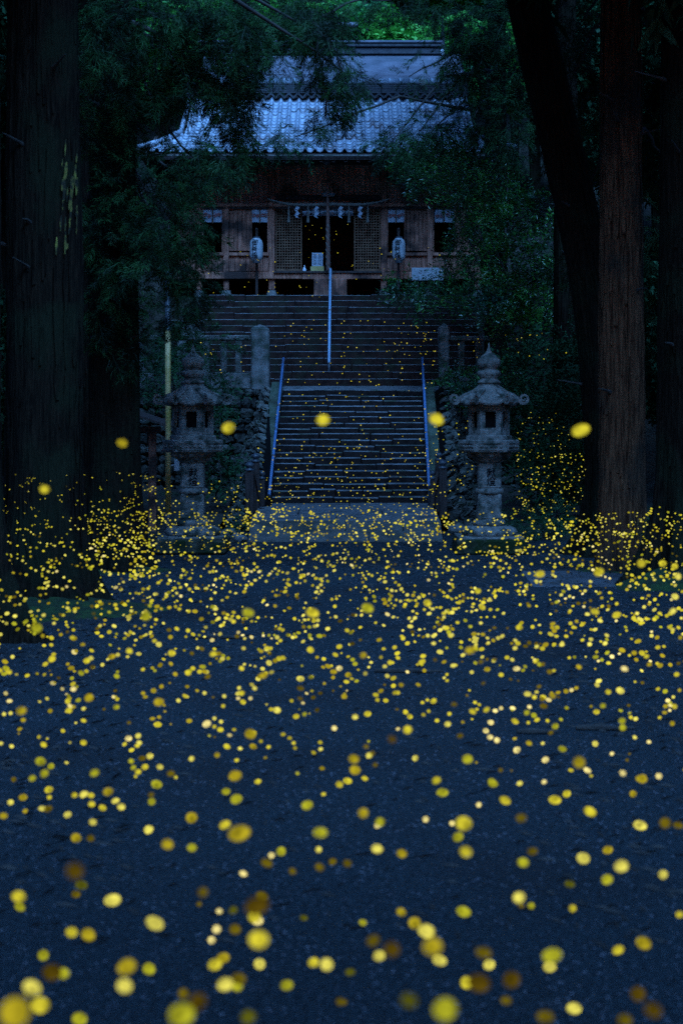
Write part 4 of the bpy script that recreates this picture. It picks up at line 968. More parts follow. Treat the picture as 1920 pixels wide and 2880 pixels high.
for (x, y, rx, ry, n) in ((500, 470, 110, 40, 60), (600, 480, 50, 30, 26), (530, 560, 34, 60, 34), (400, 520, 120, 80, 80), (470, 640, 110, 60, 90), (330, 650, 80, 100, 60), (520, 720, 50, 50, 36), (420, 760, 110, 60, 70), (535, 815, 50, 36, 34),
                          (300, 830, 70, 90, 60), (330, 980, 60, 60, 20), (280, 640, 60, 100, 50), (520, 890, 50, 40, 26), (420, 700, 60, 60, 40), (575, 640, 14, 40, 6), (580, 790, 14, 30, 6)):
    cl.append(pc(x, y, (23.6 if x < 480 else 27)+R.uniform(-.5, 1), rx, ry, .6, n))
foliage(T7, cl, TC, CED, .36, droop=.55, seed=4)
wood(T7, 33, 250, 560, [(420, 560, 24), (520, 640, 27.4), (500, 480, 27.4), (430, 740, 24), (560, 800, 27.4)], .045)
cl = []
for (x, y, rx, ry, n) in ((620, 10, 120, 60, 120), (760, 60, 90, 60, 90), (850, 40, 90, 50, 80), (930, 60, 50, 50, 40), (480, 20, 100, 70, 80), (760, 20, 100, 50, 60), (860, 30, 80, 40, 50), (700, 110, 50, 50, 30), (800, 100, 60, 40, 34), (900, 90, 60, 50, 46), (930, 170, 55, 55, 56), (975, 235, 45, 50, 60), (975, 290, 30, 30, 26), (912, 325, 26, 28, 22), (915, 350, 12, 20, 8),
                          (1000, 20, 60, 16, 22), (1090, 5, 60, 14, 20), (1190, 15, 50, 30, 26), (770, 175, 30, 30, 12), (870, 200, 40, 20, 14)):
    cl.append(pc(x, y, 23+R.uniform(-.8, 1.2), rx, ry, .45, n))
foliage(T1, cl, TC, CED, .28, droop=.95, seed=5)
wood(T1, 20, 200, -60, [(760, 10, 22.5), (880, 90, 23), (960, 200, 23)], .06)
wood(T1, 23, 880, 60, [(975, 230, 23), (915, 330, 23), (1100, 0, 23)], .02)
cl = []
for (x, y, rx, ry, n) in ((805, 392, 36, 26, 16), (800, 352, 14, 18, 5), (760, 404, 16, 10, 5), (850, 412, 18, 10, 5), (1340, 60, 60, 70, 110), (1300, 150, 40, 60, 60), (1420, 60, 60, 90, 110), (1480, 200, 60, 120, 90), (1350, 240, 50, 50, 40), (1265, 215, 40, 12, 9), (1170, 218, 50, 8, 6), (1200, 150, 36, 10, 6),
                          (1240, 30, 50, 24, 24), (1120, 392, 50, 20, 24), (1190, 372, 60, 28, 40), (1270, 360, 60, 36, 40), (1340, 330, 40, 40, 34), (1060, 402, 24, 12, 8), (1120, 424, 50, 10, 14), (1450, 330, 50, 100, 60), (1460, 130, 30, 110, 40), (1400, 420, 60, 40, 40)):
    cl.append(pc(x, y, 38.5+R.uniform(-2, 1.5), rx, ry, .8, n))
foliage(T4, cl, TC, CED, .46, droop=.6, seed=6)
wood(T4, 42.3, 1394, 200, [(1260, 300, 39), (1180, 370, 38.5), (1100, 400, 38), (1330, 60, 39), (1250, 205, 39), (1150, 215, 38.5)], .06)
wood(T4, 42.3, 1394, 330, [(1200, 385, 38), (830, 385, 38.5), (1320, 340, 39)], .05)
cl = []
for (x, y, rx, ry, n) in ((1600, 60, 70, 90, 70), (1560, 200, 50, 90, 50), (1640, 260, 60, 100, 60), (1850, 150, 70, 180, 70), (1880, 420, 40, 160, 50), (1600, 420, 50, 60, 30), (1660, 560, 40, 100, 40), (1860, 700, 40, 120, 40), (1720, 480, 50, 120, 24), (1640, 700, 30, 90, 30), (1860, 950, 30, 120, 24)):
    cl.append(pc(x, y, 29+R.uniform(-1, 4), rx, ry, .8, n))
foliage(T5, cl, TC, M['cedar_d'], .42, droop=.6, seed=8)
wood(T5, 25, 1746, 60, [(1620, 80, 29), (1850, 150, 29), (1600, 250, 29)], .05)
wood(T5, 25, 1746, 420, [(1870, 450, 28), (1650, 560, 29)], .04)

# broadleaf evergreen on the right
DB = 40; bush = thing('evergreen_tree', 'glossy leaved evergreen spreading over the right side of the shrine and stairs', 'tree', (X(1480, DB), DB, 1.0))
cl = []
for (x, y, rx, ry, n) in ((1150, 450, 50, 34, 110), (1230, 450, 70, 50, 220), (1320, 470, 80, 60, 260), (1170, 500, 44, 30, 80), (1280, 535, 60, 30, 110), (1410, 540, 60, 60, 150), (1480, 600, 70, 60, 220), (1390, 640, 80, 60, 240), (1330, 680, 50, 46, 130), (1255, 735, 26, 16, 20),
                          (1420, 740, 120, 60, 260), (1560, 700, 70, 90, 240), (1290, 790, 60, 40, 110), (1380, 840, 110, 50, 240), (1520, 840, 100, 60, 240), (1160, 815, 66, 18, 70), (1110, 800, 34, 10, 24), (1230, 830, 60, 24, 80), (1200, 850, 50, 14, 34), (1440, 920, 90, 40, 160), (1600, 900, 60, 60, 130), (1350, 585, 50, 40, 90), (1620, 560, 40, 60, 60)):
    cl.append(pc(x, y, DB+R.uniform(-1.5, 2.5), rx, ry, .7, n))
foliage(bush, cl, TL, M['leaf'], .42, droop=.15, seed=9, surf=.1)
for (x, y) in ((1480, 1000), (1400, 980)):
    for (tx, ty) in ((1230, 460), (1330, 560), (1420, 640), (1300, 760), (1200, 830), (1540, 720), (1480, 860)):
        a = px(x, 1180, DB); branch(bush, [a, px(x, y-90, DB)+Vector((0, R.uniform(-.3, .3), 0)), px(tx, ty, DB)], .05, .01, M['twig'])
# dark shrubs right of the right lantern, behind the left lantern, and ferns
def shrub(lab, cls, m, size, tmpl=TL, name='shrub', seed=1):
    c = Vector(cls[0][0]); t = thing(name, lab, 'shrub', (c.x, c.y, max(0, c.z-cls[0][1][2])))
    foliage(t, cls, tmpl, m, size, droop=.1, seed=seed, surf=.1)
    for q in cls:
        z_ = max(0.0, min(q[0][2]-.3, 2.9 if q[0][1] > 40.6 else .1)); branch(t, [(c.x+R.uniform(-.2, .2), c.y, z_), (q[0][0], q[0][1], q[0][2])], .03, .008)
shrub('dark leafy shrub on the bank between right lantern and leaning trunk', [pc(1530, 1040, 36, 110, 90, 1, 260), pc(1600, 1180, 35, 90, 100, 1, 260), pc(1480, 1200, 36, 70, 90, .8, 180), pc(1560, 1320, 34, 110, 70, .8, 240), pc(1640, 1000, 36, 60, 100, .8, 160)], M['darkleaf'], .5, seed=11)
shrub('dark leafy shrub drooping beside the right end post of the stone fence', [pc(1290, 1070, 39.6, 60, 22, .4, 120), pc(1330, 1110, 39, 50, 30, .5, 80), pc(1440, 1060, 38, 50, 50, .6, 90)], M['leaf'], .36, seed=12)
shrub('dark shrub behind the left stone lantern under the stone fence', [pc(610, 1110, 38.8, 50, 60, .6, 110), pc(560, 1190, 38, 60, 60, .7, 120), pc(620, 1330, 36, 50, 70, .6, 110), pc(440, 1060, 37, 50, 60, .8, 110), pc(500, 1010, 39.4, 50, 30, .5, 70)], M['darkleaf'], .4, seed=13)
shrub('small dark cedar bough hanging over the left stone fence', [pc(590, 960, 40.2, 50, 40, .4, 30), pc(510, 985, 40, 60, 40, .5, 40), pc(450, 900, 40.2, 50, 60, .5, 50)], M['cedar'], .45, tmpl=TC, name='cedar_bough', seed=14)
shrub('low ferns at the foot of the right bank beside the right lantern', [pc(1480, 1470, 31.5, 90, 16, .5, 60), pc(1560, 1450, 32, 60, 16, .5, 40)], M['fern'], .3, tmpl=TC, name='fern', seed=15)
shrub('bright green weeds at the left foot of the stairs', [pc(690, 1462, 32.6, 34, 12, .3, 26), pc(650, 1500, 31.5, 30, 8, .3, 12)], M['fern'], .16, tmpl=TC, name='weeds', seed=16)
shrub('green fern tuft at the foot of the right edge trunk', [pc(1830, 1490, 23.3, 30, 16, .3, 16)], M['fern'], .2, tmpl=TC, name='fern', seed=17)

# unseen trees added over and behind the camera to shade the foreground
cls = []; rr_ = random.Random(5); b = MB()
for (x, y, z, r_x) in ((-6, 6, 12, 4), (6.5, 8, 12, 4), (-1.5, -2, 13, 4.5), (3.5, 0, 12, 4), (-7, -4, 11, 4), (8, -5, 12, 4.5), (0, -9, 11, 5), (-4.8, 12, 12.5, 2.6), (4.6, 14, 13, 2.6), (8.5, 16, 11, 3.4), (-8, 14, 11, 3.4)):
    cls.append(((x, y, z), (r_x, r_x, 2.6), 230)); q = x+(3 if x > 0 else -3)*(abs(x) < 5)
    if abs(x) > 5: b.tube([(q, y, -.1), (q, y, z)], [.4, .2], 10)
b.build('shade_trunks', M['bark']).update_tag(); kind(bpy.data.objects['shade_trunks'], 'stuff')
kind(foliage(None, cls, TCC, M['cedar_d'], 1.5, name='shade_canopy', seed=99, surf=.1), 'stuff')

# trees on the hill behind, shared crown meshes
def crown_mesh(seed, m, n, tmpl, size):
    r = np.random.RandomState(seed); cls = []
    for k in range(26):
        d = r.normal(size=3); d /= np.linalg.norm(d); d[2] = abs(d[2])*.9-.15; cls.append((tuple(d*np.array([.72, .72, .7])), (.34, .34, .22), n//26))
    o = foliage(None, cls, tmpl, m, size, droop=.25, seed=seed, surf=.1, name='crown'); me = o.data; bpy.data.objects.remove(o); return me
CM = [crown_mesh(60+i, M['canopy'], 4200, TM, .15) for i in range(3)]
CD = [crown_mesh(70+i, M['darkleaf'], 3600, TM, .17) for i in range(2)]
TRK = None
def far_tree(x, D, zc, s, me, lab, group, sz=1.0):
    global TRK
    zg = max(0, 5.3+(D-58)*.72) if D > 58 else (5.5 if D > 46.3 else (2.9 if D > 40.6 else 0))
    t = thing('hill_tree', lab, 'tree', (x, D, zg), group)
    o = link('crown', me, t, (0, 0, zc-zg)); o.scale = (s, s, s*sz); o.rotation_euler = (0, 0, R.uniform(0, 6))
    if TRK is None:
        b = MB(); b.tube([(0,0,0), (.3,0,.4), (0,.2,.8), (.2,0,1)], [1, .8, .6, .4], 8); k = b.build('trunk', M['bark'], None); TRK = k.data; bpy.data.objects.remove(k)
    o = link('trunk', TRK, t); o.scale = (.25, .25, max(.5, zc-zg))
    for k in range(3):
        b = MB(); a = R.uniform(0, 6); b.tube([(0,0,(zc-zg)*.8), (math.cos(a)*s*.5, math.sin(a)*s*.5, zc-zg+s*.3)], [.1, .03], 5); me2 = b; 
        q = MB(); q.v = b.v; q.f = b.f; q.mi = b.mi; oo = q.build('limb', M['bark'], None); oo.parent = t; 
GL = 'bright green broadleaf trees on the hill behind the shrine'
k = 0
for (D, z_, s, xs) in ((62, 15.0, 3.2, (-9, -4.5, -.5, 3.2, 7, 11)), (68, 19.5, 3.6, (-12, -7, -2.2, 2.2, 6.6, 11, 16)), (75, 25, 4.2, (-14, -8, -2.5, 2.8, 8, 14)), (84, 31, 5, (-16, -9, -2, 5, 12, 19))):
    for x in xs:
        far_tree(x+R.uniform(-.5, .5), D+R.uniform(-1.5, 1.5), z_+R.uniform(-.8, .8), s*R.uniform(.9, 1.15), CM[k % 3],
            'bright green hill tree behind the shrine, %s from left, %s row' % (('first', 'second', 'third', 'fourth', 'fifth', 'sixth', 'seventh')[xs.index(x)], {62: 'nearest', 68: 'second', 75: 'third', 84: 'highest'}[D]), GL, .85); k += 1
GD = 'dark trees filling the wood beside the shrine'
for (x, D, z_, s) in ((-11.5, 50, 9, 4.2), (-9.5, 44, 5.5, 2.8), (-13, 56, 15, 5), (11, 50, 10, 4), (9, 43, 5, 2.6), (9.3, 47.5, 9.5, 2.6), (-9.4, 48, 13.5, 3), (13, 57, 15, 5), (8.5, 36, 4, 2.4), (7.3, 31, 2.6, 1.8), (-7.4, 36, 3.2, 2.4), (-7, 30, 2.2, 1.6), (-8, 40, 8.5, 3), (9, 39, 9.5, 3), (8.2, 52, 13, 2.8), (7.5, 30, 7.5, 2.2)):
    far_tree(x, D, z_, s, CD[k % 2], 'dark bushy tree %s the shrine, %s' % ('left of' if x < 0 else 'right of', {50: 'tall, beside its far end', 44: 'low, beside the upper stairs', 56: 'tallest, behind it', 43: 'low, level with the upper stairs', 47.5: 'tall, touching the roof corner', 48: 'tall and slender, beside the roof', 57: 'tallest, behind it', 36: 'small, behind the stone lantern', 31: 'smallest, nearest to the gravel', 30: 'small, nearest, at the trunks', 40: 'mid height, by the stone fence', 39: 'mid height, behind the stone fence', 52: 'high crown beside the rear roof'}[D] + (' up high' if (D == 30 and z_ > 5) else '')), GD); k += 1

# ------------------------------------------------------------------ gravel pebbles, litter, rocks
ico = bpy.data.meshes.new('i'); import bmesh
bm = bmesh.new(); bmesh.ops.create_icosphere(bm, subdivisions=1, radius=1); IV1 = np.array([v.co[:] for v in bm.verts]); IT1 = np.array([[v.index for v in f.verts] for f in bm.faces]); bm.free()
bm = bmesh.new(); bmesh.ops.create_icosphere(bm, subdivisions=3, radius=1); IV3 = np.array([v.co[:] for v in bm.verts]); IT3 = np.array([[v.index for v in f.verts] for f in bm.faces]); bm.free()
bm = bmesh.new(); bmesh.ops.create_icosphere(bm, subdivisions=2, radius=1); IV2 = np.array([v.co[:] for v in bm.verts]); IT2 = np.array([[v.index for v in f.verts] for f in bm.faces]); bm.free()
N = 14000; r = NR
yy = 5 + 26*r.uniform(0, 1, N)**1.3; xx = r.uniform(-1, 1, N)*(yy*.21+.5); s = r.uniform(.004, .009, N)*(1+yy/40)
V = IV1[None]*np.stack([s*r.uniform(.8, 1.5, N), s, s*.55], 1)[:, None, :]*(1+r.uniform(-.2, .2, (N, 12 if len(IV1) == 12 else len(IV1), 1))) + np.stack([xx, yy, s*.25], 1)[:, None, :]
T = IT1[None]+(np.arange(N)*len(IV1))[:, None, None]
kind(np_mesh('pebbles', V.reshape(-1, 3), T.reshape(-1, 3), M['pebble']), 'stuff')
N = 3200; yy = r.uniform(7, 31, N); xx = r.uniform(-1, 1, N)*(yy*.21+.5); cl_ = r.uniform(0, 1, N) < .5; xx[cl_] = np.sign(xx[cl_])*(np.abs(xx[cl_])*.4+yy[cl_]*.12)
V = []; T = []
for i in range(N):
    a = r.uniform(0, math.pi); l = r.uniform(.02, .07); w_ = .006; c, s_ = math.cos(a), math.sin(a); n0 = len(V); x_, y_ = xx[i], yy[i]
    V += [(x_-c*l, y_-s_*l, .004), (x_+s_*w_, y_-c*w_, .02), (x_-s_*w_, y_+c*w_, .004), (x_+c*l, y_+s_*l, .012)]; T += [(n0, n0+1, n0+2), (n0+1, n0+3, n0+2)]
kind(np_mesh('leaf_litter', np.array(V), np.array(T), M['twig']), 'stuff')
for (x, y, D, s, lab) in ((447, 1536, 29.3, .13, 'small pale angular rock beside the base of the left stone lantern'), (640, 1470, 32, .18, 'mossy rock between the left lantern and the stone apron'), (1290, 1480, 33, .2, 'dark rock at the foot of the right stone wall'), (668, 1508, 30.9, .14, 'low grey rock at the left corner of the stone apron')):
    b = MB(); rr = random.Random(x); vs = [tuple(v*np.array([s*1.2, s, s*.7])*(1+rr.uniform(-.2, .2))+np.array([X(x, D), D, s*.4])) for v in IV2]
    b.add(vs, [tuple(f) for f in IT2]); tag(b.build('rock', M['pebble'] if x == 447 else M['stone'], origin=(X(x, D), D, 0)), lab, 'rock')
for (x, y, l, a, lab) in ((1150, 1893, .3, .1, 'dark fallen twig lying on the gravel near the middle'), (1700, 2055, .2, .15, 'dark fallen twig on the gravel at the right'), (1510, 2065, .14, -.3, 'short dark piece of bark on the gravel at the right'), (620, 1797, .3, .05, 'dark fallen twig on the gravel at the left')):
    D = F*HC/(y-HZ); c = px(x, y, D); pts = [c+Vector(((q-.5)*l*2, math.sin(q*5+a)*.08*l, .02)) for q in np.linspace(0, 1, 7)]
    b = MB(); b.tube(pts, [.012, .02, .022, .02, .017, .012, .006], 6); tag(b.build('fallen_twig', M['twig'], origin=(c.x, c.y, 0)), lab, 'twig')

# ------------------------------------------------------------------ fireflies
CLS = {'W': (255, 238, 150), 'B': (232, 222, 96), 'Y': (212, 200, 52), 'G': (170, 170, 38), 'O': (172, 156, 32), 'D': (104, 92, 16), 'E': (84, 68, 12), 'H': (88, 90, 20)}
NAMES = {'W': 'cream', 'B': 'bright_yellow', 'Y': 'yellow', 'G': 'green_yellow', 'O': 'amber', 'D': 'dim_amber', 'E': 'faint_amber', 'H': 'faint_green'}
FM = {}; order = list('WBYGODEH')
for c in order: FM[c] = emit('firefly_'+NAMES[c], lin(CLS[c]), 1.0/2**EXPO)
flies = []   # px, py, D, radius(m), cls, aspect
def dof(D): return .0224*F*abs(1/D-1/40)
def fly(x, y, d, c, D=None, asp=None):
    hmin = .08
    if D is None: D = (125 if c in 'DEH' else 145)/(.5*d+3.6)*R.uniform(.85, 1.15)
    if y > HZ+5: D = min(D, F*(HC-hmin)/(y-HZ)*R.uniform(.82, .99))
    D = max(2.2, D)
    o = max(d*.35, d-dof(D)*.8); rad = max(.004, o*D/F/2)
    flies.append((x, y, D, rad, c, asp or R.choice((1, 1.1, 1.15, 1.25, 1.4))))
A3 = [(50,125,38,'B'),(107,102,44,'O'),(117,165,34,'O'),(18,187,44,'O'),(225,67,44,'Y'),(228,102,34,'Y'),(195,153,38,'B'),(222,155,44,'D'),(312,182,44,'B'),(343,92,38,'Y'),(386,88,44,'B'),(420,93,38,'Y'),(422,133,42,'Y'),(472,150,42,'Y'),(531,118,40,'B'),(558,146,46,'B'),(427,216,46,'B'),(497,76,54,'O'),(720,42,54,'G'),(697,122,48,'G'),(695,90,40,'D'),(683,250,54,'B'),(880,195,68,'O'),(350,288,58,'O'),(417,290,48,'D'),(770,318,70,'O'),(882,333,56,'G'),(1033,228,58,'Y'),(1100,267,100,'O'),(1038,75,46,'G'),(1085,110,60,'G'),(1410,138,60,'G'),(1471,264,72,'G'),(1246,369,44,'W'),(1291,350,58,'G'),(1225,403,60,'D'),(1117,452,44,'W'),(1463,342,44,'B'),(1343,441,50,'D'),(1467,423,56,'D'),(1527,397,48,'D'),(87,558,78,'Y'),(92,605,56,'G'),(518,574,76,'B'),(711,680,86,'B'),(330,722,70,'Y'),(407,733,80,'O'),(350,547,50,'D'),(345,440,120,'E'),(375,505,60,'H'),(932,538,74,'D'),(915,592,42,'D'),(1007,625,44,'W'),(1072,620,58,'H'),(995,708,58,'W'),(972,758,52,'W'),(1080,708,70,'D'),(1203,555,60,'D'),(1180,600,120,'E'),(1168,650,80,'Y'),(1182,668,60,'W'),(1188,755,120,'Y'),(1395,655,44,'H'),(200,827,70,'G'),(290,910,76,'G'),(240,905,110,'E'),(583,880,104,'O'),(685,890,74,'G'),(573,968,100,'B'),(148,977,104,'B'),(186,1057,104,'Y'),(70,1090,190,'O'),(366,1120,84,'G'),(988,870,76,'Y'),(1025,840,68,'O'),(1192,868,70,'B'),(1035,961,90,'B'),(1090,972,66,'G'),(1098,935,80,'D'),(1317,965,70,'G'),(843,1003,76,'D'),(910,1040,120,'E'),(835,1100,150,'G'),(1140,1110,100,'H'),(1440,860,66,'Y'),(1500,870,84,'B'),(1560,1040,60,'D')]
A4 = [(437,22,44,'Y'),(463,80,54,'G'),(695,40,46,'G'),(817,38,36,'B'),(929,31,34,'W'),(1376,18,52,'O'),(750,116,54,'Y'),(979,114,56,'Y'),(1033,86,46,'Y'),(1337,86,44,'O'),(630,136,38,'W'),(386,203,42,'W'),(825,197,64,'D'),(1140,167,60,'Y'),(1370,231,60,'B'),(1484,220,70,'D'),(1545,230,50,'D'),(100,174,68,'O'),(177,215,60,'G'),(165,232,40,'W'),(560,222,90,'Y'),(580,220,50,'B'),(507,221,38,'W'),(535,284,60,'G'),(570,352,76,'Y'),(163,338,62,'B'),(277,360,58,'O'),(27,405,54,'D'),(876,350,56,'D'),(833,401,64,'G'),(1108,382,70,'B'),(1221,344,52,'O'),(1284,418,80,'B'),(1475,457,60,'B'),(1218,480,66,'G'),(1047,500,52,'H'),(814,562,76,'B'),(870,600,48,'G'),(826,600,40,'D'),(1060,612,52,'Y'),(560,627,68,'G'),(274,629,56,'O'),(98,677,46,'G'),(335,678,76,'O'),(390,716,88,'B'),(418,787,120,'O'),(145,760,80,'D'),(230,800,110,'E'),(173,830,72,'B'),(450,851,70,'B'),(652,815,84,'D'),(677,871,68,'B'),(965,828,96,'G'),(955,881,68,'B'),(1269,803,60,'Y'),(1385,771,80,'O'),(1550,640,50,'Y'),(575,953,80,'Y'),(630,955,120,'E'),(780,940,110,'E'),(310,1035,110,'H'),(475,1075,150,'G'),(1066,1071,76,'B'),(1360,1005,100,'E'),(1430,1080,110,'E'),(935,1110,90,'D'),(1300,1125,90,'D'),(10,1043,50,'D'),(755,1035,66,'D'),(40,905,54,'H')]
for L_, ox in ((A3, 0), (A4, 960)):
    for (x, y, d, c) in L_: fly(ox+x/1.633, 2180+y/1.633, d/1.633, c)
# notable ones in the middle distance (photo crops at 1500-2200)
A1 = [(28,735,'W'),(45,770,'W'),(20,830,'B'),(50,826,'B'),(100,815,'O',56),(410,755,'O',52),(730,775,'O',52),(950,875,'W',44),(985,850,'B'),(1015,865,'B'),(985,888,'Y'),(1055,927,'W'),(1103,988,'B'),(1150,922,'O',62),(1198,955,'Y'),(1233,981,'Y'),(1300,923,'Y'),(1330,940,'Y'),(1348,963,'Y'),(1355,986,'Y'),(1472,991,'B'),(1440,1007,'Y'),(1470,960,'Y'),(1272,812,'B',40),(1245,808,'Y'),(1210,652,'O',44),(1185,668,'B'),(1110,620,'Y',34),(1098,710,'B'),(1095,735,'B'),(1030,748,'B'),(1025,793,'Y'),(820,768,'B'),(725,878,'Y',36),(290,907,'Y'),(180,935,'Y'),(55,978,'B'),(5,965,'B'),(385,860,'Y'),(385,805,'B'),(310,815,'B'),(337,797,'O'),(240,577,'Y',40),(400,585,'Y',38),(595,540,'Y',40),(790,550,'Y',42),(980,553,'Y',40),(730,510,'B',34),(515,566,'O',36),(640,962,'B',34),(605,995,'Y'),(603,1046,'G',36),(613,1076,'G',36),(653,1033,'D',36),(880,1035,'B',36),(997,1018,'O',38),(1087,1042,'Y'),(1080,1113,'O',66),(785,1103,'D',44),(435,1100,'G',52),(205,1103,'G',52),(235,1070,'G',40),(187,1047,'G',54),(150,1125,'G',44),(65,1130,'D',36),(1425,535,'Y',40),(1225,530,'B',34),(1140,365,'G',60),(670,380,'G',60),(1435,365,'Y',60),(170,435,'G',62)]
A2 = [(665,810,'Y',36),(685,868,'W',34),(662,907,'W',34),(682,936,'W',36),(713,950,'W',38),(804,995,'W',40),(935,1040,'W',40),(785,803,'W'),(732,803,'W'),(862,797,'W'),(705,815,'W'),(1055,720,'W'),(950,765,'W'),(968,745,'O',40),(1298,622,'W',38),(1278,722,'B',42),(1180,678,'B'),(1090,1052,'O',76),(1127,1088,'W',38),(1052,1088,'Y'),(1290,1101,'W',42),(1455,1115,'W',42),(1376,1125,'O',50),(1240,1012,'W'),(1345,937,'B'),(1410,958,'W'),(303,902,'Y',54),(232,945,'E',60),(487,876,'B',38),(495,829,'Y'),(438,860,'Y'),(120,829,'Y',38),(57,1036,'O',60),(62,1087,'O',60),(127,1020,'B',40),(338,1033,'B',38),(578,1037,'G',60),(1013,990,'G',40),(1287,861,'G',42),(1290,892,'G',44),(1327,845,'Y'),(980,886,'G',40),(1169,820,'Y',34),(1517,873,'O',34),(1527,795,'Y',36),(157,742,'Y'),(165,765,'Y'),(203,768,'Y'),(245,732,'Y'),(258,732,'Y'),(238,700,'Y'),(238,665,'Y'),(210,655,'B'),(590,537,'O',52),(815,432,'Y',36),(395,320,'Y',44),(1375,138,'Y',52),(1473,138,'Y',42),(1528,152,'Y',38),(1545,198,'B',42),(1520,357,'B',40),(1530,290,'B',38),(1180,178,'Y',52),(910,187,'Y',44),(120,343,'G',60),(645,340,'Y',34),(1262,375,'Y',40),(1162,360,'Y',40),(625,265,'Y',36),(100,560,'O',44),(435,1135,'G',50),(690,1140,'G',44)]
for L_, ox in ((A1, 0), (A2, 960)):
    for q in L_: fly(ox+q[0]/1.633, 1500+q[1]/1.633, (q[3] if len(q) > 3 else 29)/1.633, q[2])
def pick(y):
    u = R.random()
    if y < 1500: return 'B' if u < .25 else 'Y' if u < .75 else 'O' if u < .9 else 'G'
    if y < 1850: return 'W' if u < .05 else 'B' if u < .3 else 'Y' if u < .68 else 'G' if u < .8 else 'O' if u < .93 else 'D'
    return 'W' if u < .05 else 'B' if u < .2 else 'Y' if u < .5 else 'G' if u < .68 else 'O' if u < .86 else 'D'
def dia(y):
    return np.interp(y, [1250, 1400, 1500, 1600, 1700, 1800, 1900, 2200], [4.2, 5.6, 7.2, 10.3, 13, 15.5, 18, 22])
def band(n, y0, y1, x0, x1, D=None, dm=None, mode=None):
    k = 0
    while k < n:
        x = R.uniform(x0, x1); y = R.uniform(y0, y1) if mode is None else y0+(y1-y0)*R.random()**mode
        m = 1 if (R.random() < .66 or (dm and dm < 6)) else R.choice((2, 2, 3, 4)); a = R.uniform(0, 6.28); c = pick(y)
        for j in range(m):
            d = (dm or dia(y))*R.uniform(.6, 1.2)
            Dd = None
            if D: Dd = R.uniform(*D)
            fly(x, y, d, c if R.random() < .8 else pick(y), Dd)
            a += R.uniform(-.7, .7); st = d*R.uniform(1.1, 2.6); x += math.cos(a)*st; y += math.sin(a)*st*.6; k += 1
for (y0, y1, n) in ((1440, 1540, 760), (1540, 1600, 460), (1600, 1700, 540), (1700, 1800, 450), (1800, 1900, 250), (1900, 2000, 120), (2000, 2100, 60), (2100, 2200, 22)):
    band(n, y0, y1, -10, 1930)
band(230, 1330, 1560, 0, 420, (16, 22)); band(60, 1410, 1520, 0, 450, (16, 22)); band(150, 1430, 1620, 250, 440, (18, 23))
band(260, 1340, 1545, 400, 700, (25, 33), 5, .6)
band(200, 1430, 1540, 680, 1260, (24, 30), 7)
band(300, 1230, 1440, 720, 1240, (30, 34), 4, .6); band(90, 1090, 1300, 770, 1230, (33, 36), 3.4)
band(90, 900, 1090, 770, 1225, (36, 40), 3.0); band(26, 930, 1060, 1080, 1225, (36, 40), 3)
band(190, 1270, 1440, 1450, 1670, (28, 33), 4.2, .7); band(60, 1160, 1300, 1450, 1600, (30, 33), 3.2); band(50, 1180, 1400, 1210, 1330, (30, 34), 4)
band(150, 1440, 1560, 1250, 1920, (20, 26), 7.5); band(120, 1440, 1620, 1650, 1920, (16, 22), 8)
band(12, 630, 680, 850, 1000, (47.5, 49), 2.4); band(34, 690, 790, 560, 1240, (44, 46), 2.8); band(14, 790, 840, 560, 900, (44, 45.5), 2.8); band(24, 930, 1010, 1280, 1640, (34, 36), 3.2); band(12, 960, 1050, 540, 700, (38, 40), 3)
def ball(f, tv, D): 
    x, y, Dd, rad, c, asp = f; return np.array(px(x, y, Dd))
special = [(344, 1246, 34, 'O', 'round amber firefly glow before the dark cedar trunk on the left'), (126, 1376, 34, 'Y', 'round yellow firefly glow low before the massive left trunk'),
           (642, 1203, 40, 'Y', 'big soft yellow firefly glow beside the left stone lantern at platform height'), (908, 1181, 42, 'Y', 'big soft yellow firefly glow in front of the middle of the lower stairs'),
           (1227, 1179, 44, 'Y', 'big soft yellow firefly glow just right of the right blue handrail'), (1632, 1210, 46, 'Y', 'wide soft yellow firefly glow before the dark trunk on the right')]
ball_me = {}
for c in order:
    me = bpy.data.meshes.new('firefly'); me.from_pydata(IV3.tolist(), [], IT3.tolist()); me.materials.append(FM[c]); me.update(); ball_me[c] = me
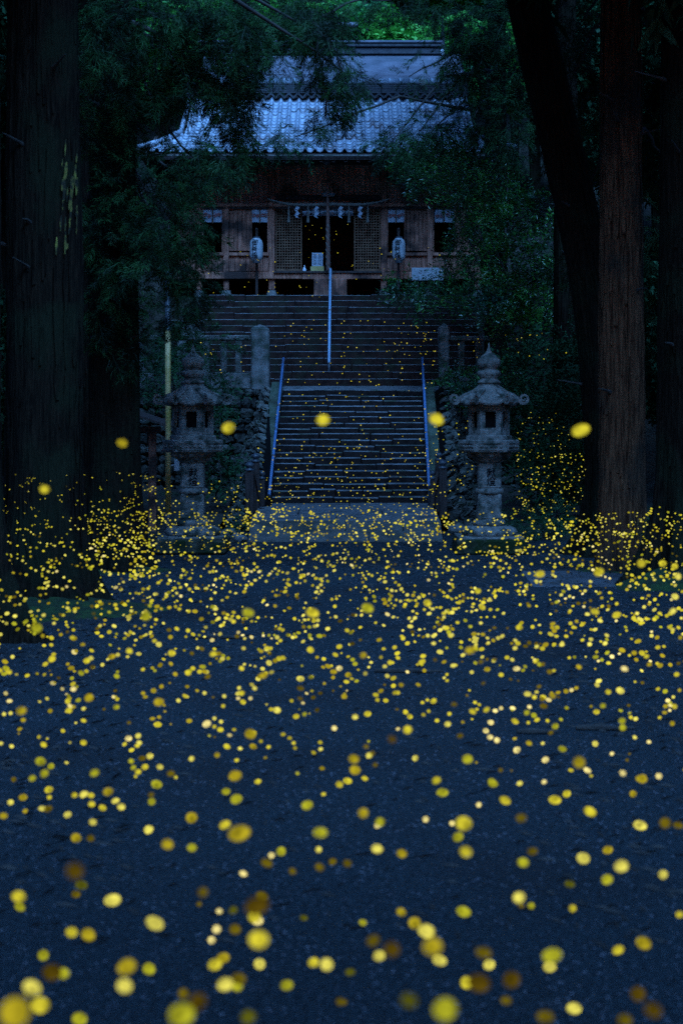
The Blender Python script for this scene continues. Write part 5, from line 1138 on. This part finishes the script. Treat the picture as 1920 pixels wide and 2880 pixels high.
def put(x, y, D, rad, c, asp, lab, grp=None):
    o = link('firefly', ball_me[c], None, px(x, y, D)); o.scale = (rad*asp, rad, rad*.95); o.rotation_euler = (0, R.uniform(-.5, .5), 0); tag(o, lab, 'firefly', grp)
for (x, y, d, c, lab) in special:
    D = 5.6; put(x, y, D, (d-dof(D)*.7)*D/F/2, c, 1.25 if x != 1632 else 1.5, lab)
flies.sort(key=lambda f: -f[3]/f[2])
FL = 'glowing yellow firefly, a soft round light hovering low over the dark gravel'
CN = {'W': 'cream white', 'B': 'bright yellow', 'Y': 'yellow', 'G': 'yellow green', 'O': 'amber', 'D': 'dim amber', 'E': 'very faint amber', 'H': 'faint green'}
for f in flies[:290]:
    dd = 2*f[3]*F/f[2]+dof(f[2])*.8; sz = 'very large' if dd > 52 else 'large' if dd > 36 else 'medium' if dd > 24 else 'small'
    row = 'bottom' if f[1] > 2560 else 'lower' if f[1] > 2250 else 'middle' if f[1] > 1850 else 'far'; colm = 'left' if f[0] < 640 else 'centre' if f[0] < 1280 else 'right'
    lab = '%s %s firefly glow over the gravel in the %s %s of the photo' % (sz, CN[f[4]], row, colm); lab = lab.replace('over the gravel', 'over gravel').replace('very faint', 'faint'); put(*f, lab, lab.replace('firefly glow', 'fireflies'))
Vs = []; Ts = []; Ms = []; n = 0
for f in flies[290:]:
    x, y, D, rad, c, asp = f; big = rad/D*F > 3.2
    iv, it = (IV2, IT2) if big else (IV1, IT1)
    a = R.uniform(-.6, .6); v = iv*np.array([rad*asp, rad, rad*.92]); ca, sa = math.cos(a), math.sin(a); v = np.stack([v[:, 0]*ca-v[:, 2]*sa, v[:, 1], v[:, 0]*sa+v[:, 2]*ca], 1)
    Vs.append(v+np.array(px(x, y, D))); Ts.append(it+n); Ms.append(np.full(len(it), order.index(c))); n += len(iv)
o = np_mesh('fireflies', np.concatenate(Vs), np.concatenate(Ts), [FM[c] for c in order], mi=np.concatenate(Ms)); kind(o, 'stuff')
print('flies', len(flies), 'objects', len(bpy.data.objects))
